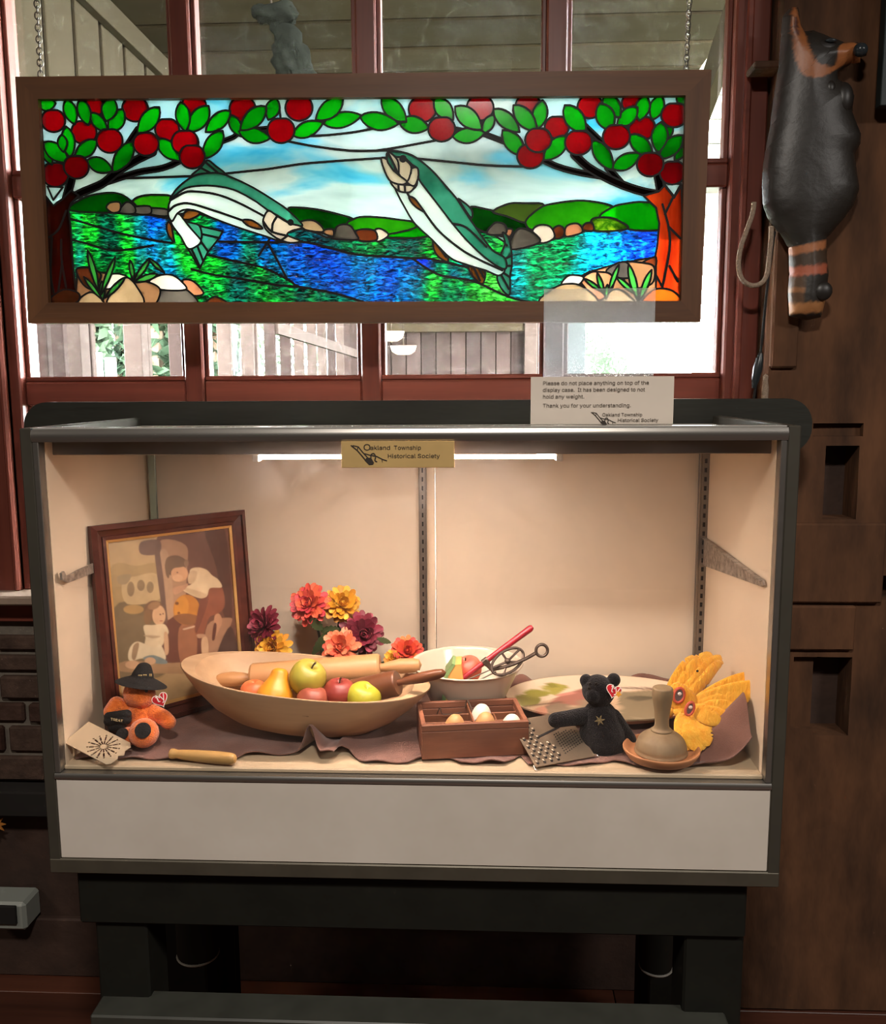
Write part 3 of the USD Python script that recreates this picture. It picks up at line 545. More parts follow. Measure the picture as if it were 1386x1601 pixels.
# apples and leaves
for a in ((301, 245, 19), (290, 223, 20), (229, 225, 19), (172, 220, 19.5), (84, 189, 18), (120, 261, 19), (440, 204, 20), (691, 202, 19.5), (842, 219, 19), (905, 223, 19.5), (964, 214, 19.5), (1017, 257, 19), (1055, 180, 19), (1052, 270, 18.5)): cell('apple_pane', apple(*a), g_red)
cell('apple_pane', apple(830, 244, 19.5), g_red)
LV = ((104, 156, 118, 195, 20), (126, 155, 139, 196, 20), (142, 177, 169, 207, 18), (176, 153, 167, 190, 24), (193, 171, 172, 208, 24), (250, 168, 216, 210, 25), (283, 160, 291, 206, 22), (327, 166, 295, 208, 26), (97, 211, 100, 238, 15), (104, 198, 111, 247, 21),
      (69, 223, 108, 254, 24), (67, 228, 82, 258, 14), (152, 220, 117, 248, 22), (137, 251, 177, 267, 22), (209, 222, 177, 270, 25), (246, 218, 284, 252, 23), (361, 174, 322, 207, 22), (349, 205, 318, 249, 24), (417, 167, 376, 204, 25), (374, 206, 424, 216, 22, -.03), (433, 155, 420, 188, 21),
      (458, 212, 506, 192, 22), (537, 155, 494, 188, 25), (506, 194, 566, 181, 22), (563, 183, 624, 194, 25, -.03), (597, 154, 636, 191, 25), (624, 191, 672, 200, 24), (680, 155, 709, 188, 24), (712, 167, 754, 203, 26), (708, 214, 759, 208, 22, -.02), (772, 180, 755, 210, 16),
      (772, 171, 813, 207, 22), (803, 165, 840, 206, 24), (786, 204, 822, 245, 24), (849, 157, 840, 203, 22), (888, 213, 850, 251, 24), (883, 165, 916, 209, 27), (938, 162, 957, 206, 27), (945, 150, 970, 184, 24), (997, 168, 965, 199, 22), (1010, 150, 1000, 189, 21), (1034, 150, 1020, 188, 21),
      (1034, 191, 1029, 239, 24), (1049, 192, 1039, 221, 15), (1068, 212, 1031, 249, 23), (1071, 230, 1055, 252, 13), (985, 211, 1021, 245, 23), (958, 264, 1002, 241, 22), (927, 219, 959, 267, 23), (360, 180, 378, 214, 17), (1058, 151, 1076, 161, 15), (60, 164, 88, 162, 20))
for k, l in enumerate(LV): cell('leaf_pane', leaf(*l), g_leaf[(k*7//3) % 2])
for a in ((132, 207, 19), (87, 273, 20), (212, 171, 19.5), (148, 167, 15), (304, 166, 18), (262, 203, 18), (380, 171, 19.5), (468, 169, 20), (661, 171, 20), (751, 169, 19.5), (826, 166, 18), (871, 199, 17.5), (923, 167, 18), (989, 161, 15), (1004, 201, 19)): cell('apple_pane', apple(*a), g_red)
# leaping fish at the left
F1g = poly([(266, 312), (275, 298), (290, 284), (310, 273), (342, 271), (366, 279), (397, 294), (431, 315), (451, 329), (473, 351), (466, 353), (452, 348), (434, 337), (418, 328), (397, 313), (366, 297), (336, 291), (310, 291), (290, 295), (273, 307)])
F1w = poly([(266, 316), (272, 308), (290, 295), (310, 291), (336, 291), (366, 297), (397, 313), (418, 328), (414, 345), (420, 362), (438, 377), (417, 370), (373, 356), (330, 340), (308, 330), (290, 328), (278, 334), (270, 346), (264, 338), (264, 326)])
cell('fish_fin_pane', poly([(380, 344.6), (395, 345), (411, 356.5), (403, 358), (388, 353)]), g_brown)
cell('fish_head_pane', poly([(420, 330), (434, 338), (452, 349), (468, 353), (473, 357), (457, 361), (450, 368), (470, 377), (455, 380), (438, 375), (425, 367), (415, 357), (412, 344)]), g_cream, [[(434, 338), (427, 350), (426, 363)], [(412, 346), (425, 362), (450, 369)], [(450, 369), (440, 376)]])
cell('fish_back_pane', F1g, g_green)
cell('fish_fin_pane', poly([(286, 337), (294.6, 329), (310, 331), (312, 336), (299, 343), (288, 343)]), g_brown)
cell('fish_body_pane', F1w, g_white, [[(266, 314), (290, 301), (310, 300), (342, 305), (375, 318), (413, 338)], [(264, 331), (274, 322), (290, 318), (308, 321), (330, 328), (352, 335), (380, 345)]])
cell('fish_body_pane', poly([(268, 347), (279, 334), (296, 354), (312, 372), (315, 377), (310, 384), (295, 389), (283, 370)]), g_white)
cell('fish_back_pane', poly([(279.4, 334), (290, 346), (312, 353), (315, 374), (297, 355)]), g_green)
cell('fish_tail_pane', poly([(314, 354), (349, 362), (343, 373), (325, 395.5), (313, 420), (295, 390), (310, 384), (316, 372)], False), g_green, [[(315, 366), (346, 373)], [(314, 377), (328, 396)], [(309, 384), (319, 410)], [(300, 389), (314, 419)]])
cell('fish_fin_pane', poly([(264, 347), (268.6, 353), (271, 366), (273, 379), (264, 368), (261, 355)]), g_brown)
cell('fish_fin_pane', poly([(300, 276), (315, 262), (325, 251), (338, 260), (352, 272), (330, 273)]), g_green, [[(315, 263), (334, 273)], [(322, 254), (343, 272)]])
# leaping fish in the middle
cell('fish_lip_pane', poly([(607, 237), (622, 251), (623.5, 272), (618, 260)]), g_cream)
cell('fish_mouth_pane', poly([(606, 240), (617, 259), (617, 268), (612, 262), (606, 252)]), g_green)
cell('fish_head_pane', poly([(596.5, 248), (606, 250), (612, 262), (622.5, 273), (636.5, 284), (629, 289), (611.6, 284), (602, 268)]), g_cream)
cell('fish_head_pane', poly([(619, 247), (629, 247), (642, 258), (643, 269), (636.5, 284), (624, 272), (622, 256)]), g_cream)
cell('fish_gill_pane', poly([(643, 264), (653, 263), (654.5, 277), (648, 291), (636.5, 284), (643, 271)]), g_cream)
cell('fish_throat_pane', poly([(611, 284), (629, 289), (648, 291), (640, 301), (622, 298)]), g_cream, [[(623, 287), (624, 299)], [(633, 289), (634, 300)]])
cell('fish_fin_pane', poly([(640, 308), (649, 311), (661, 327), (664, 332), (652, 325), (643, 316)]), g_brown)
cell('fish_back_pane', poly([(607, 236), (633, 239), (653, 248), (677, 268), (698, 292), (716, 313), (732, 338), (752, 367), (770, 391), (790, 404), (790, 421), (765, 408), (734, 380), (708, 350), (692, 329), (672, 303), (655, 280), (653, 264), (645, 258), (632, 246), (622, 247)]), g_green, [[(708, 350), (730, 356.5), (761, 386)]])
cell('fish_body_pane', poly([(655, 280), (672, 303), (692, 329), (708, 350), (734, 380), (765, 408), (789, 421), (780, 431), (760, 423), (730, 414), (704, 403), (676, 375), (650, 351), (634, 326), (618, 294), (630, 300), (645, 297), (652, 290)]), g_white, [[(636, 300), (642, 311)], [(664, 332), (687, 362), (721, 390), (751, 407), (786, 423)]])
cell('fish_fin_pane', poly([(677, 377), (685, 377), (699.6, 396), (699.6, 410), (682, 397)]), g_brown, [[(681, 379), (698, 402)]])
cell('fish_fin_pane', poly([(733, 417), (749, 420), (759, 426), (755, 444), (741, 434)]), g_brown, [[(742, 420), (751, 439)], [(750, 421), (757, 434)]])
cell('fish_tail_pane', poly([(786, 364), (795, 371), (800, 392), (801, 414), (798, 431), (797, 461), (784, 451), (777.5, 433), (788, 427), (790.5, 416), (790, 405), (783, 400), (790, 381)]), g_green, [[(790, 405), (800, 400)], [(790, 416), (801, 416)], [(788, 427), (798, 434)], [(784, 430), (796, 452)], [(788, 381), (793, 384)]])
cell('fish_fin_pane', poly([(717, 311), (737, 327), (738, 341), (730, 332)]), g_green)
# rocks
H_, E_ = O(820, 310), O(50, 310)
RK = [('tan', [(167, 325), (173, 317), (188, 317), (188, 330), (177, 333)]), ('grey', [(188, 328), (199, 316), (211, 323), (211, 334), (190, 334)]), ('grey', [(211, 324), (235, 323), (235, 335), (211, 334)]), ('grey', [(235, 326), (262, 328), (262, 338), (235, 335)]),
      ('beige', [(471, 347), (490, 345), (504, 355), (504, 363), (477, 359)]), ('tan', [(505, 364), (510, 359), (521, 359), (521, 370)]), ('grey', [(522, 369), (527, 355), (538, 351), (549, 354), (557, 366), (559, 375), (523, 374)]), ('brown', [(557, 361), (585, 360), (589, 376), (562, 376)]), ('white', [(586, 361), (596, 358), (608, 368), (590, 378)]),
      ('grey', [(762, 366), (771, 351), (780, 348), (791, 353), (790, 366)]), ('peach', [(788, 362), (795, 358), (802, 360), (797, 371)]), ('grey', [(797, 380), (808, 360), (823, 358), (837, 366), (845, 378), (823, 387), (799, 390)]),
      ('white', [(833, 362), (844, 352), (861, 355), (867, 372), (846, 380)]), ('brown', [(865, 359), (874, 353), (882, 358), (881, 370), (868, 373)]), ('peach', [(883, 367), (887, 353), (904, 350), (911, 363), (890, 370)]), ('brown', [(911, 360), (915, 350), (926, 349), (928, 361)]),
      ('beige', [(846, 474), (863, 453), (885, 444), (911, 448), (933, 474)]), ('white', [(878, 447), (885, 434), (896, 430), (913, 434), (902, 447)]), ('peach', [(909, 438), (922, 427), (934, 425), (955, 429), (959, 448), (937, 470), (915, 450)]), ('beige', [(935, 474), (958, 454), (972, 454), (985, 464), (990, 474)]), ('grey', [(948, 424), (967, 411), (982, 412), (989, 433), (963, 434)]),
      ('tan', [(971, 412), (1004, 411), (1023, 418), (1019, 444), (984, 449)]), ('brown', [(1004, 412), (1025, 402), (1024, 418)]), ('rust', [(1006, 468), (1021, 454), (1036, 451), (1052, 455), (1066, 468), (1066, 476), (1006, 476)]),
      ('dark', [(78, 468), (100, 453), (124, 459), (119, 474), (80, 478)]), ('beige', [(119, 476), (141, 457), (160, 468), (159, 476)]), ('beige', [(169, 476), (184, 448), (199, 434), (215, 449), (224, 476)]), ('white', [(166, 445), (171, 431), (184, 428), (200, 434), (184, 448), (167, 452)]), ('tan', [(209, 441), (232, 441), (251, 453), (243, 476), (223, 474)]), ('white', [(233, 442), (249, 431), (269, 430), (284, 440), (291, 453), (253, 453)]),
      ('grey', [(244, 476), (251, 455), (277, 452), (295, 455), (308, 476)]), ('peach', [(286, 439), (303, 440), (319, 459), (299, 461)]), ('brown', [(120, 422), (137, 418), (158, 428), (154, 444), (145, 453), (130, 444)]), ('brown', [(322, 476), (336, 464), (355, 474)])]
for k, p in RK: cell('rock_pane', poly(p), g_rock[k])
cell('bank_pane', poly([(846, 476), (872, 450), (922, 425), (967, 412), (1026, 402), (1026, 476)], False), g_rock['tan'])
cell('bank_pane', poly([(118, 476), (122, 420), (150, 424), (212, 438), (243, 476)], False), g_rock['tan'])
# trunks and boughs
cell('sky_pane', poly([(1038, 287), (1054, 307), (1065, 288)], False), g_skyp)
cell('trunk_pane', poly([(1006, 306), (1030, 300), (1040, 290), (1054, 310), (1066, 290), (1070, 476), (1006, 476), (1019, 442), (1024, 405), (1028, 385), (1031, 350), (1026, 325)], False), g_trunk,
     [[(1036, 320), (1046, 357), (1047, 392), (1036, 449)], [(1046, 355), (1064, 373)], [(1047, 416), (1060, 440)], [(1024, 427), (1036, 449)], [(1052, 310), (1040, 335)]])
cell('trunk_pane', poly([(64, 296), (84, 322), (98, 312), (112, 298), (124, 306), (112, 318), (108, 330), (111, 353), (115, 418), (119, 451), (124, 460), (84, 478), (70, 478)], False), g_trunkd, [[(78, 371), (93, 358), (104, 330)], [(96.5, 375), (97, 407), (104, 449)], [(82, 372), (80, 430), (88, 470)], [(90, 470), (98, 410)]])
cell('sky_pane', poly([(75, 292), (84, 313), (99, 293)], False), g_skyp)
for p, w in (([(92, 322), (125, 303), (160, 288), (185, 268), (215, 250), (240, 238)], 10), ([(165, 286), (215, 270), (255, 263), (284, 251)], 7), ([(178, 276), (190, 250), (200, 226), (216, 202)], 6), ([(104, 312), (110, 290), (113, 278)], 11), ([(345, 223), (365, 215), (380, 206), (422, 201)], 5),
             ([(1040, 306), (1010, 301), (980, 292), (950, 279), (920, 262), (898, 242)], 10), ([(848, 250), (875, 262), (910, 271), (940, 276)], 7), ([(950, 262), (972, 287)], 8), ([(1027, 262), (1034, 302)], 11), ([(755, 209), (792, 223)], 6), ([(708, 201), (730, 205)], 4), ([(914, 196), (945, 226)], 6)): cell('bough_pane', line(p, w), g_bark)
# hills
for k, p in ((0, [(108, 328), (127, 312), (151, 304), (181, 302), (203, 312), (214, 330), (160, 333)]), (1, [(200, 332), (209, 313), (225, 306), (246, 305), (270, 309), (268, 340), (232, 336)]), (1, [(543, 351), (555, 342), (570, 339), (596, 340), (626, 344), (646, 347), (650, 356), (610, 366), (560, 368)]), (0, [(451, 327), (471, 325), (499, 328), (529, 335), (554, 344), (545, 360), (510, 366), (470, 352)]),
             (3, [(600, 364), (622, 349), (639, 347), (650, 348), (668, 370), (605, 372)]), (4, [(925, 344), (941, 340), (963, 343), (982, 358), (930, 361)]), (3, [(938, 342), (958, 324), (982, 318), (1004, 316), (1028, 320), (1034, 338), (1033, 359), (984, 359)]), (1, [(822, 347), (842, 327), (863, 319), (913, 314), (960, 324), (941, 342), (926, 352), (875, 362), (836, 362)]),
             (2, [(771, 331), (795, 319), (821, 318), (851, 321), (826, 348), (792, 338)]), (0, [(734, 325), (764, 328), (790, 335), (821, 346), (840, 362), (800, 372), (745, 357)])): cell('hill_pane', poly(p), g_hill[k])
# water, split by wave lines
wat = poly([(104, 327), (150, 331), (200, 335), (264, 338), (300, 332), (420, 362), (477, 357), (510, 371), (590, 377), (604, 371), (668, 369), (745, 355), (770, 366), (800, 386), (830, 384), (920, 360), (1036, 357), (1036, 404), (960, 414), (880, 446), (846, 480), (90, 482)], False)
WL = [[(106, 341), (141, 351), (184, 364), (240, 376), (270, 380)], [(104, 373), (137, 381), (180, 392), (240, 384)], [(318, 397), (373, 409.6), (416, 420), (455, 440), (468, 448), (525, 459), (577, 475)], [(300, 421), (330, 429), (373, 435.5), (434, 446), (468, 448)],
      [(343, 378), (395, 379), (432, 379), (468, 378), (494, 382), (525, 390), (557, 398), (600, 401), (645, 404), (667, 404), (704, 412), (740, 420)], [(645, 404), (665, 418), (691, 431), (741, 440), (795, 464), (840, 475)], [(405, 400), (425, 370)], [(450, 437), (420, 381)]]
wcut = unary_union([line(w, LW*.8) for w in WL])
cell('water_pane', wat, g_water, WL)
SL = [[(457, 212), (494, 213), (548, 208), (592, 200)], [(449, 221), (494, 229.6), (548, 236), (589, 236), (610, 235)], [(588, 236), (622, 231), (682, 220)], [(350, 272), (418, 265), (483, 255.5), (606, 247)], [(200, 279), (294, 276), (312, 276)], [(650, 248), (698, 253), (763, 259), (828, 261)], [(436, 160), (440, 190)], [(560, 183), (568, 183)]]
cell('sky_pane', opening, g_sky, SL)
SG = thing('stained_glass_panel', 'stained glass panel of two leaping fish under apple boughs in a wooden frame', 'stained glass', (-.13, PY, 1.63))
taken = unary_union(solid_lead); panes = []
for name, shape, m, spl in cells:
    own = shape.intersection(opening).difference(taken); taken = taken.union(shape)
    if spl is not None: own = own.difference(spl)
    own = own.buffer(-LW*K*.5, join_style=1).buffer(0)
    for g in sorted(getattr(own, 'geoms', [own]), key=lambda g: g.centroid.x if not g.is_empty else 0):
        if g.geom_type == 'Polygon' and g.area > 6*K*K: panes.append((name, g.simplify(.0003), m))
npan = 0
for name, g, m in panes:
    if isinstance(m, list):
        cx = g.centroid.x; m = m[2] if cx > .23 else m[[0, 1, 3][npan % 3]]
    elif m is g_sky and (g.area < 900*K*K): m = g_skyp if npan % 3 else g_sky
    npan += 1
    obj(name, extr(g, .003, (0, PY+.0015, 0)), m, SG, smooth=False)
lead = opening.difference(unary_union([g for _, g, _ in panes]))
obj('lead_came', extr(lead.buffer(.0004), .005, (0, PY+.0025, 0)), m_lead, SG, smooth=False, label='black lead lines between the panes')
m_fr = [wood('walnut_rail_h', '#6e4729', '#4a2e1b', 'x', 10, rough=.5, bump=.2), wood('walnut_rail_v', '#6e4729', '#4a2e1b', 'z', 10, rough=.5, bump=.2)]
oc = [inpane(*p) for p in ((30, 124), (1110, 113), (1093, 504), (50, 506))]; ic = [inpane(*p) for p in ((65, 158.5), (1070, 153), (1063, 471.5), (81, 474))]
for k in range(4):
    j = (k+1) % 4; g = Polygon([oc[k], oc[j], ic[j], ic[k]])
    obj('frame_rail', extr(g, .032, (0, PY+.016, 0)), m_fr[k % 2], SG, smooth=False)
m_chain = mat('chain_steel', '#b8b4ab', rough=.25, metal=.95)
for lab, q0, q1 in (('steel chain holding the left end of the stained glass panel', (64, 121), (57, -8)), ('steel chain holding the right end of the stained glass panel', (1073, 113), (1079, -10))):
    a, b = at(*q0, PY), at(*q1, PY); T = thing('hanging_chain', lab, 'chain', a)
    top = a + (b-a)*1.85; n = 26; st = (top-a)/n; L = np.linalg.norm(st)
    obj('screw_eye', tube([a+[0, 0, -.012], a+[0, 0, .002]], .002, 6), m_chain, T)
    for i in range(n):
        c = a + st*(i+.5); ang = (i % 2)*math.pi/2+.4; t = np.arange(14)*2*math.pi/14; e = np.array([math.cos(ang), math.sin(ang), 0])
        obj('link', tube(c + np.outer(.0055*np.cos(t), e) + np.outer(L*.68*np.sin(t), st/L), .0015, 6, True), m_chain, T)
    obj('hook_arm', tube(spline([top+[0, 0, .004], top+[0, .01, .012], (top[0], .70, top[2]+.01)]), .004, 8), m_chain, T)
# ------------------------------------------------------------------ things in the case
def S_(px, Y): return px*(Y-CAM[1])/FPX*1.0                               # metres of so many photograph pixels at depth Y
def pix(P):                                                               # where points fall in the photograph, used to lay out flat prints
    d = np.asarray(P)-CAM; z = d@FV; return np.stack([CX+FPX*(d@RV)/z, CY-FPX*(d@UV)/z], -1)
def paint(P, base, layers, soft=1.6):
    """print colours: soft-edged flat areas, later ones on top"""
    q = pix(P); col = np.tile(np.array(C(base)), (len(q), 1)); pts = shapely.points(q[:, 0], q[:, 1])
    for pl_, c in layers:
        g = pl_ if hasattr(pl_, 'geom_type') else Polygon(spline(np.array(pl_, float), 5, True)).buffer(0)
        s = np.where(shapely.contains(g, pts), 1, -1)*shapely.distance(g.boundary, pts); w = np.clip(.5 + s/(2*soft), 0, 1)[:, None]; w = w*w*(3-2*w)
        col = col*(1-w) + np.array(C(c))*w
    return col
m_print = mat('printed_surface', '#ffffff', rough=.5, attr=True)

# cloth
m_cloth = mat('mauve_brown_cloth', '#7c5548', color2='#684438', rough=.85, scale=24, bump=.25, bscale=420, sheen=.25)
edge = np.array([atz(px, py, .874)[:2] for px, py in ((102, 1186), (140, 1192), (190, 1193), (250, 1197), (310, 1205), (345, 1197), (385, 1182), (430, 1181), (490, 1182), (505, 1196), (520, 1196), (532, 1180), (545, 1178), (562, 1190), (590, 1200), (620, 1201), (660, 1187), (700, 1186), (720, 1195), (745, 1199), (785, 1198), (802, 1190), (814, 1182), (824, 1194), (836, 1207), (870, 1210), (920, 1197), (960, 1191), (1000, 1201), (1015, 1213), (1060, 1210), (1110, 1205), (1150, 1204), (1185, 1200))])
xs = np.linspace(-.572, .568, 300); yf = np.maximum(np.interp(xs, edge[:, 0], edge[:, 1]), .037); tt = np.linspace(0, 1, 70)**1.4
X = np.repeat(xs[:, None], 70, 1); Y = yf[:, None] + tt[None]*(.425-yf[:, None]); d = Y-yf[:, None]
def clothz(X, Y, d):
    h = .0022*np.exp(-d/.015)*(1+np.sin(X*90)) + .0035*meshkit.fbm(np.stack([X*14, Y*14, 0*X], -1), 3, 5)*np.exp(-((Y-.12)/.2)**2)
    h += .046*np.exp(-(((X+.172) - .25*d)/.013)**2)*np.exp(-(d/.06)**2) + .018*np.exp(-(((X+.14) - .3*d)/.03)**2)*np.exp(-(d/.10)**2)
    h += .034*np.exp(-((X-.455)/.05)**2)*np.exp(-((Y-.425)/.022)**2) + .030*np.exp(-((X-.205)/.03)**2)*np.exp(-((Y-.425)/.03)**2)
    h += .007*np.exp(-((X-.135)/.018)**2)*np.exp(-(d/.02)**2) + .006*np.exp(-((X+.31)/.06)**2)*np.exp(-((Y-.10)/.05)**2)
    hi = .112*np.clip((X-.465)/.105, 0, 1.05)**1.1; lo = .055*np.clip((X-.50)/.068, 0, 1)**1.6; sm = np.clip(d/.06, 0, 1); sm = sm*sm*(3-2*sm); bk = np.clip((d-.08)/.16, 0, 1); bk = bk*bk*(3-2*bk)
    h += (lo+(hi-lo)*sm)*(1-.72*bk) + .007*np.clip((X-.44)/.06, 0, 1)*np.sin(d*95+X*30)*np.exp(-d/.09)
    l_ = np.clip((-.45-X)/.12, 0, 1); return ZF+.0008+h + .012*l_**2*np.exp(-((Y-.3)/.12)**2)
Zc = clothz(X, Y, d); n0, n1 = X.shape; idx = np.arange(n0*n1).reshape(n0, n1)
top = np.stack([X, Y, Zc+.0016], -1).reshape(-1, 3); bot = np.stack([X, Y, np.maximum(Zc-.0002, ZF+.0003)], -1).reshape(-1, 3)
q = np.stack([idx[:-1, :-1], idx[1:, :-1], idx[1:, 1:], idx[:-1, 1:]], -1).reshape(-1, 4); N_ = n0*n1
F = np.vstack([q[:, [0, 1, 2]], q[:, [0, 2, 3]], q[:, [2, 1, 0]]+N_, q[:, [3, 2, 0]]+N_]); b_ = np.r_[idx[:, 0], idx[-1, 1:], idx[::-1, -1][1:], idx[0, ::-1][1:]]
F = np.vstack([F, *[[(b_[i], b_[(i+1) % len(b_)]+N_, b_[(i+1) % len(b_)]), (b_[i], b_[i]+N_, b_[(i+1) % len(b_)]+N_)] for i in range(len(b_))]])
obj('cloth_runner', trimesh.Trimesh(np.vstack([top, bot]), F, process=False), m_cloth, smooth=40, label='mauve-brown cloth spread in folds over the floor of the case', cat='cloth')
ZC = ZF + .0055

# framed print leaning at the left
m_mould = wood('red_brown_moulding', '#5a2d22', '#3c1b15', 'x', 12, rough=.32, bump=.1); m_gilt = mat('gilt_slip', '#c79a5c', rough=.4, metal=.4, var=.15, scale=40)
FP = thing('framed_print', 'framed old colour print of two children with a pumpkin leaning in the left corner', 'picture', (-.46, .26, ZC))
TL, TR, BLp = at(140, 823, .150), at(381, 797, .385), at(173, 1090, .138)
ex = TR-TL; ex /= np.linalg.norm(ex); dn = BLp-TL; dn /= np.linalg.norm(dn); dn = dn-ex*(dn@ex); dn /= np.linalg.norm(dn); en = np.cross(ex, -dn)   # en points towards the viewer
if en[1] > 0: en = -en
FWd = np.linalg.norm(TR-TL); FHt = (TL[2]-ZC)/-dn[2]*.995
fp = lambda u, v, w=0: TL + ex*u + dn*v + en*w
def moulding(inset0, inset1, h0, h1, depth):
    ms = []
    for k in range(4):
        c = lambda i, k: [(i, i), (FWd-i, i), (FWd-i, FHt-i), (i, FHt-i)][k % 4]
        a0, a1, b0, b1 = c(inset0, k), c(inset0, k+1), c(inset1, k), c(inset1, k+1)
        ms.append(trimesh.convex.convex_hull(np.array([fp(*a0, h0), fp(*a1, h0), fp(*b0, h1), fp(*b1, h1), fp(*a0, -depth), fp(*a1, -depth), fp(*b0, -depth), fp(*b1, -depth)])))
    return ms
for k, rails in enumerate(zip(moulding(0, .009, .004, .008, .012), moulding(.009, .022, .001, -.004, .012), moulding(.022, .0285, -.001, -.002, .012))): obj('frame_rail', list(rails), m_mould, FP, smooth=False)
obj('gilt_slip', moulding(.0285, .0335, -.003, -.005, .012), m_gilt, FP, smooth=False)
obj('backing_board', bar(fp(FWd/2, .004, -.0145), fp(FWd/2, FHt-.004, -.0145), FWd-.008, .003, en) if False else trimesh.convex.convex_hull(np.array([fp(u, v, w) for u in (.004, FWd-.004) for v in (.004, FHt-.004) for w in (-.0155, -.0125)])), m_darkwall, FP, smooth=False)
nu, nv = 200, 250; uu, vv = np.meshgrid(np.linspace(.032, FWd-.032, nu), np.linspace(.032, FHt-.032, nv), indexing='ij')
PV = TL + uu.reshape(-1, 1)*ex + vv.reshape(-1, 1)*dn - en*.0085; ii = np.arange(nu*nv).reshape(nu, nv); qq = np.stack([ii[:-1, :-1], ii[:-1, 1:], ii[1:, 1:], ii[1:, :-1]], -1).reshape(-1, 4)
def Q(*p): return [(170+x/6.93, 820+y/6.93) for x, y in p]
def el(cx, cy, rx, ry, rot=0): g = affinity.rotate(affinity.scale(Point(cx, cy).buffer(1, 12), rx, ry), rot); return affinity.affine_transform(g, [1/6.93, 0, 0, 1/6.93, 170, 820])
LY = [(Q((0, 520), (300, 450), (620, 520), (640, 1600), (0, 1600)), '#a78a5c'), (Q((60, 900), (400, 860), (640, 900), (640, 1600), (0, 1600)), '#7a6546'), (Q((150, 620), (300, 560), (520, 540), (560, 800), (200, 860)), '#c0a376'), (el(240, 700, 40, 80), '#8b7250'), (el(350, 660, 42, 60), '#8b7250'), (el(450, 680, 38, 62), '#8d7553'),
      (Q((100, 560), (240, 540), (200, 640), (110, 640)), '#9a8360'), (el(270, 920, 110, 50), '#b08a52'), (Q((540, 100), (1300, 0), (1420, 1500), (640, 1500), (600, 900)), '#6d4636'), (Q((540, 190), (830, 220), (850, 480), (800, 1060), (640, 1040), (590, 600)), '#a57e5f'), (Q((350, 190), (550, 170), (545, 315), (350, 320)), '#735647'), (Q((500, 300), (555, 290), (640, 1050), (590, 960), (545, 700)), '#6f5344'),
      (Q((1040, 60), (1260, 60), (1340, 1000), (1240, 960), (1170, 480)), '#553529'), (Q((560, 300), (600, 600), (640, 1000), (700, 1000), (690, 600), (640, 300)), '#b08c6c'),
      (Q((640, 1040), (1000, 1030), (1010, 1480), (660, 1480)), '#6a3c2b'), (Q((765, 1120), (940, 1100), (940, 1480), (780, 1490)), '#9a6444'), (Q((810, 1130), (940, 1095), (935, 1110), (830, 1140)), '#cfae90'), (Q((1070, 1090), (1310, 1010), (1320, 1100), (1160, 1450), (1050, 1470)), '#a3785a'), (Q((1320, 1100), (1400, 1450), (1170, 1450)), '#4f352a'),
      (Q((180, 1480), (700, 1500), (1400, 1440), (1420, 1600), (180, 1600)), '#a47f5a'),
      (el(845, 925, 145, 165), '#b9772c'), (el(790, 910, 75, 135, 8), '#c78632'), (el(740, 855, 20, 18), '#7a4a1e'), (el(760, 960, 16, 14), '#84521f'), (Q((700, 1000), (830, 965), (980, 1000), (930, 1080), (800, 1080)), '#8a5a34'),
      (Q((1090, 690), (1220, 670), (1260, 860), (1200, 960), (1090, 1010), (1030, 1190), (960, 1200), (930, 1120), (985, 930), (1010, 820)), '#8a4f36'), (Q((1000, 800), (1080, 760), (1060, 900), (960, 1160), (940, 1100)), '#764230'), (Q((960, 1190), (1040, 1190), (1050, 1220), (970, 1230)), '#b48a6a'), (Q((1010, 1240), (1070, 1230), (1080, 1400), (1040, 1470), (1010, 1400)), '#cfa67e'), (Q((1150, 990), (1200, 970), (1230, 1050), (1180, 1180), (1130, 1240), (1140, 1100)), '#b98765'), (Q((1140, 1080), (1170, 1090), (1150, 1240), (1120, 1240)), '#5f3527'),
      (Q((880, 500), (960, 465), (1060, 490), (1120, 550), (1190, 600), (1225, 680), (1100, 690), (1060, 780), (960, 790), (800, 710), (820, 670), (900, 640)), '#d8bd96'), (Q((860, 560), (900, 500), (960, 520), (930, 620), (870, 640)), '#c3a581'), (Q((800, 690), (900, 700), (1060, 760), (1000, 800), (880, 750)), '#c8aa84'), (el(722, 450, 112, 112), '#5f4433'), (el(768, 532, 92, 88), '#c9976f'), (el(748, 580, 56, 38), '#d6a67e'), (Q((612, 430), (640, 355), (740, 335), (832, 382), (838, 440), (790, 462), (710, 474), (668, 520), (650, 582), (622, 545)), '#73573f'), (el(745, 520, 9, 7), '#6b4634'), (el(842, 420, 26, 40), '#8a6a50'), (Q((700, 690), (800, 660), (860, 640), (830, 700), (720, 760)), '#b98a69'),
      (el(490, 935, 108, 112), '#7d5a3e'), (el(420, 1000, 40, 90), '#86633f'), (el(545, 985, 72, 108), '#d2a67c'), (el(490, 880, 70, 40, -20), '#9a734d'), (el(560, 975, 10, 8), '#7a5540'), (el(590, 968, 8, 8), '#7a5540'), (el(570, 1045, 18, 6), '#b06a52'), (Q((380, 1100), (480, 1090), (600, 1080), (650, 1160), (620, 1220), (560, 1330), (400, 1330), (400, 1220)), '#d9c19b'), (Q((600, 1180), (640, 1190), (650, 1380), (610, 1400)), '#cda27a'), (Q((380, 1200), (560, 1210), (480, 1235)), '#b99d7a'), (Q((240, 1320), (320, 1270), (480, 1330), (560, 1300), (620, 1440), (560, 1490), (380, 1450), (240, 1480), (210, 1420)), '#dcc6a1'), (Q((270, 1310), (330, 1290), (290, 1460), (250, 1440)), '#9b7d5c'), (Q((370, 1450), (480, 1415), (620, 1470), (620, 1510), (480, 1500)), '#7d8680'), (el(260, 1520, 80, 45), '#cb9f78'), (el(450, 1480, 60, 40), '#cfa37b')]
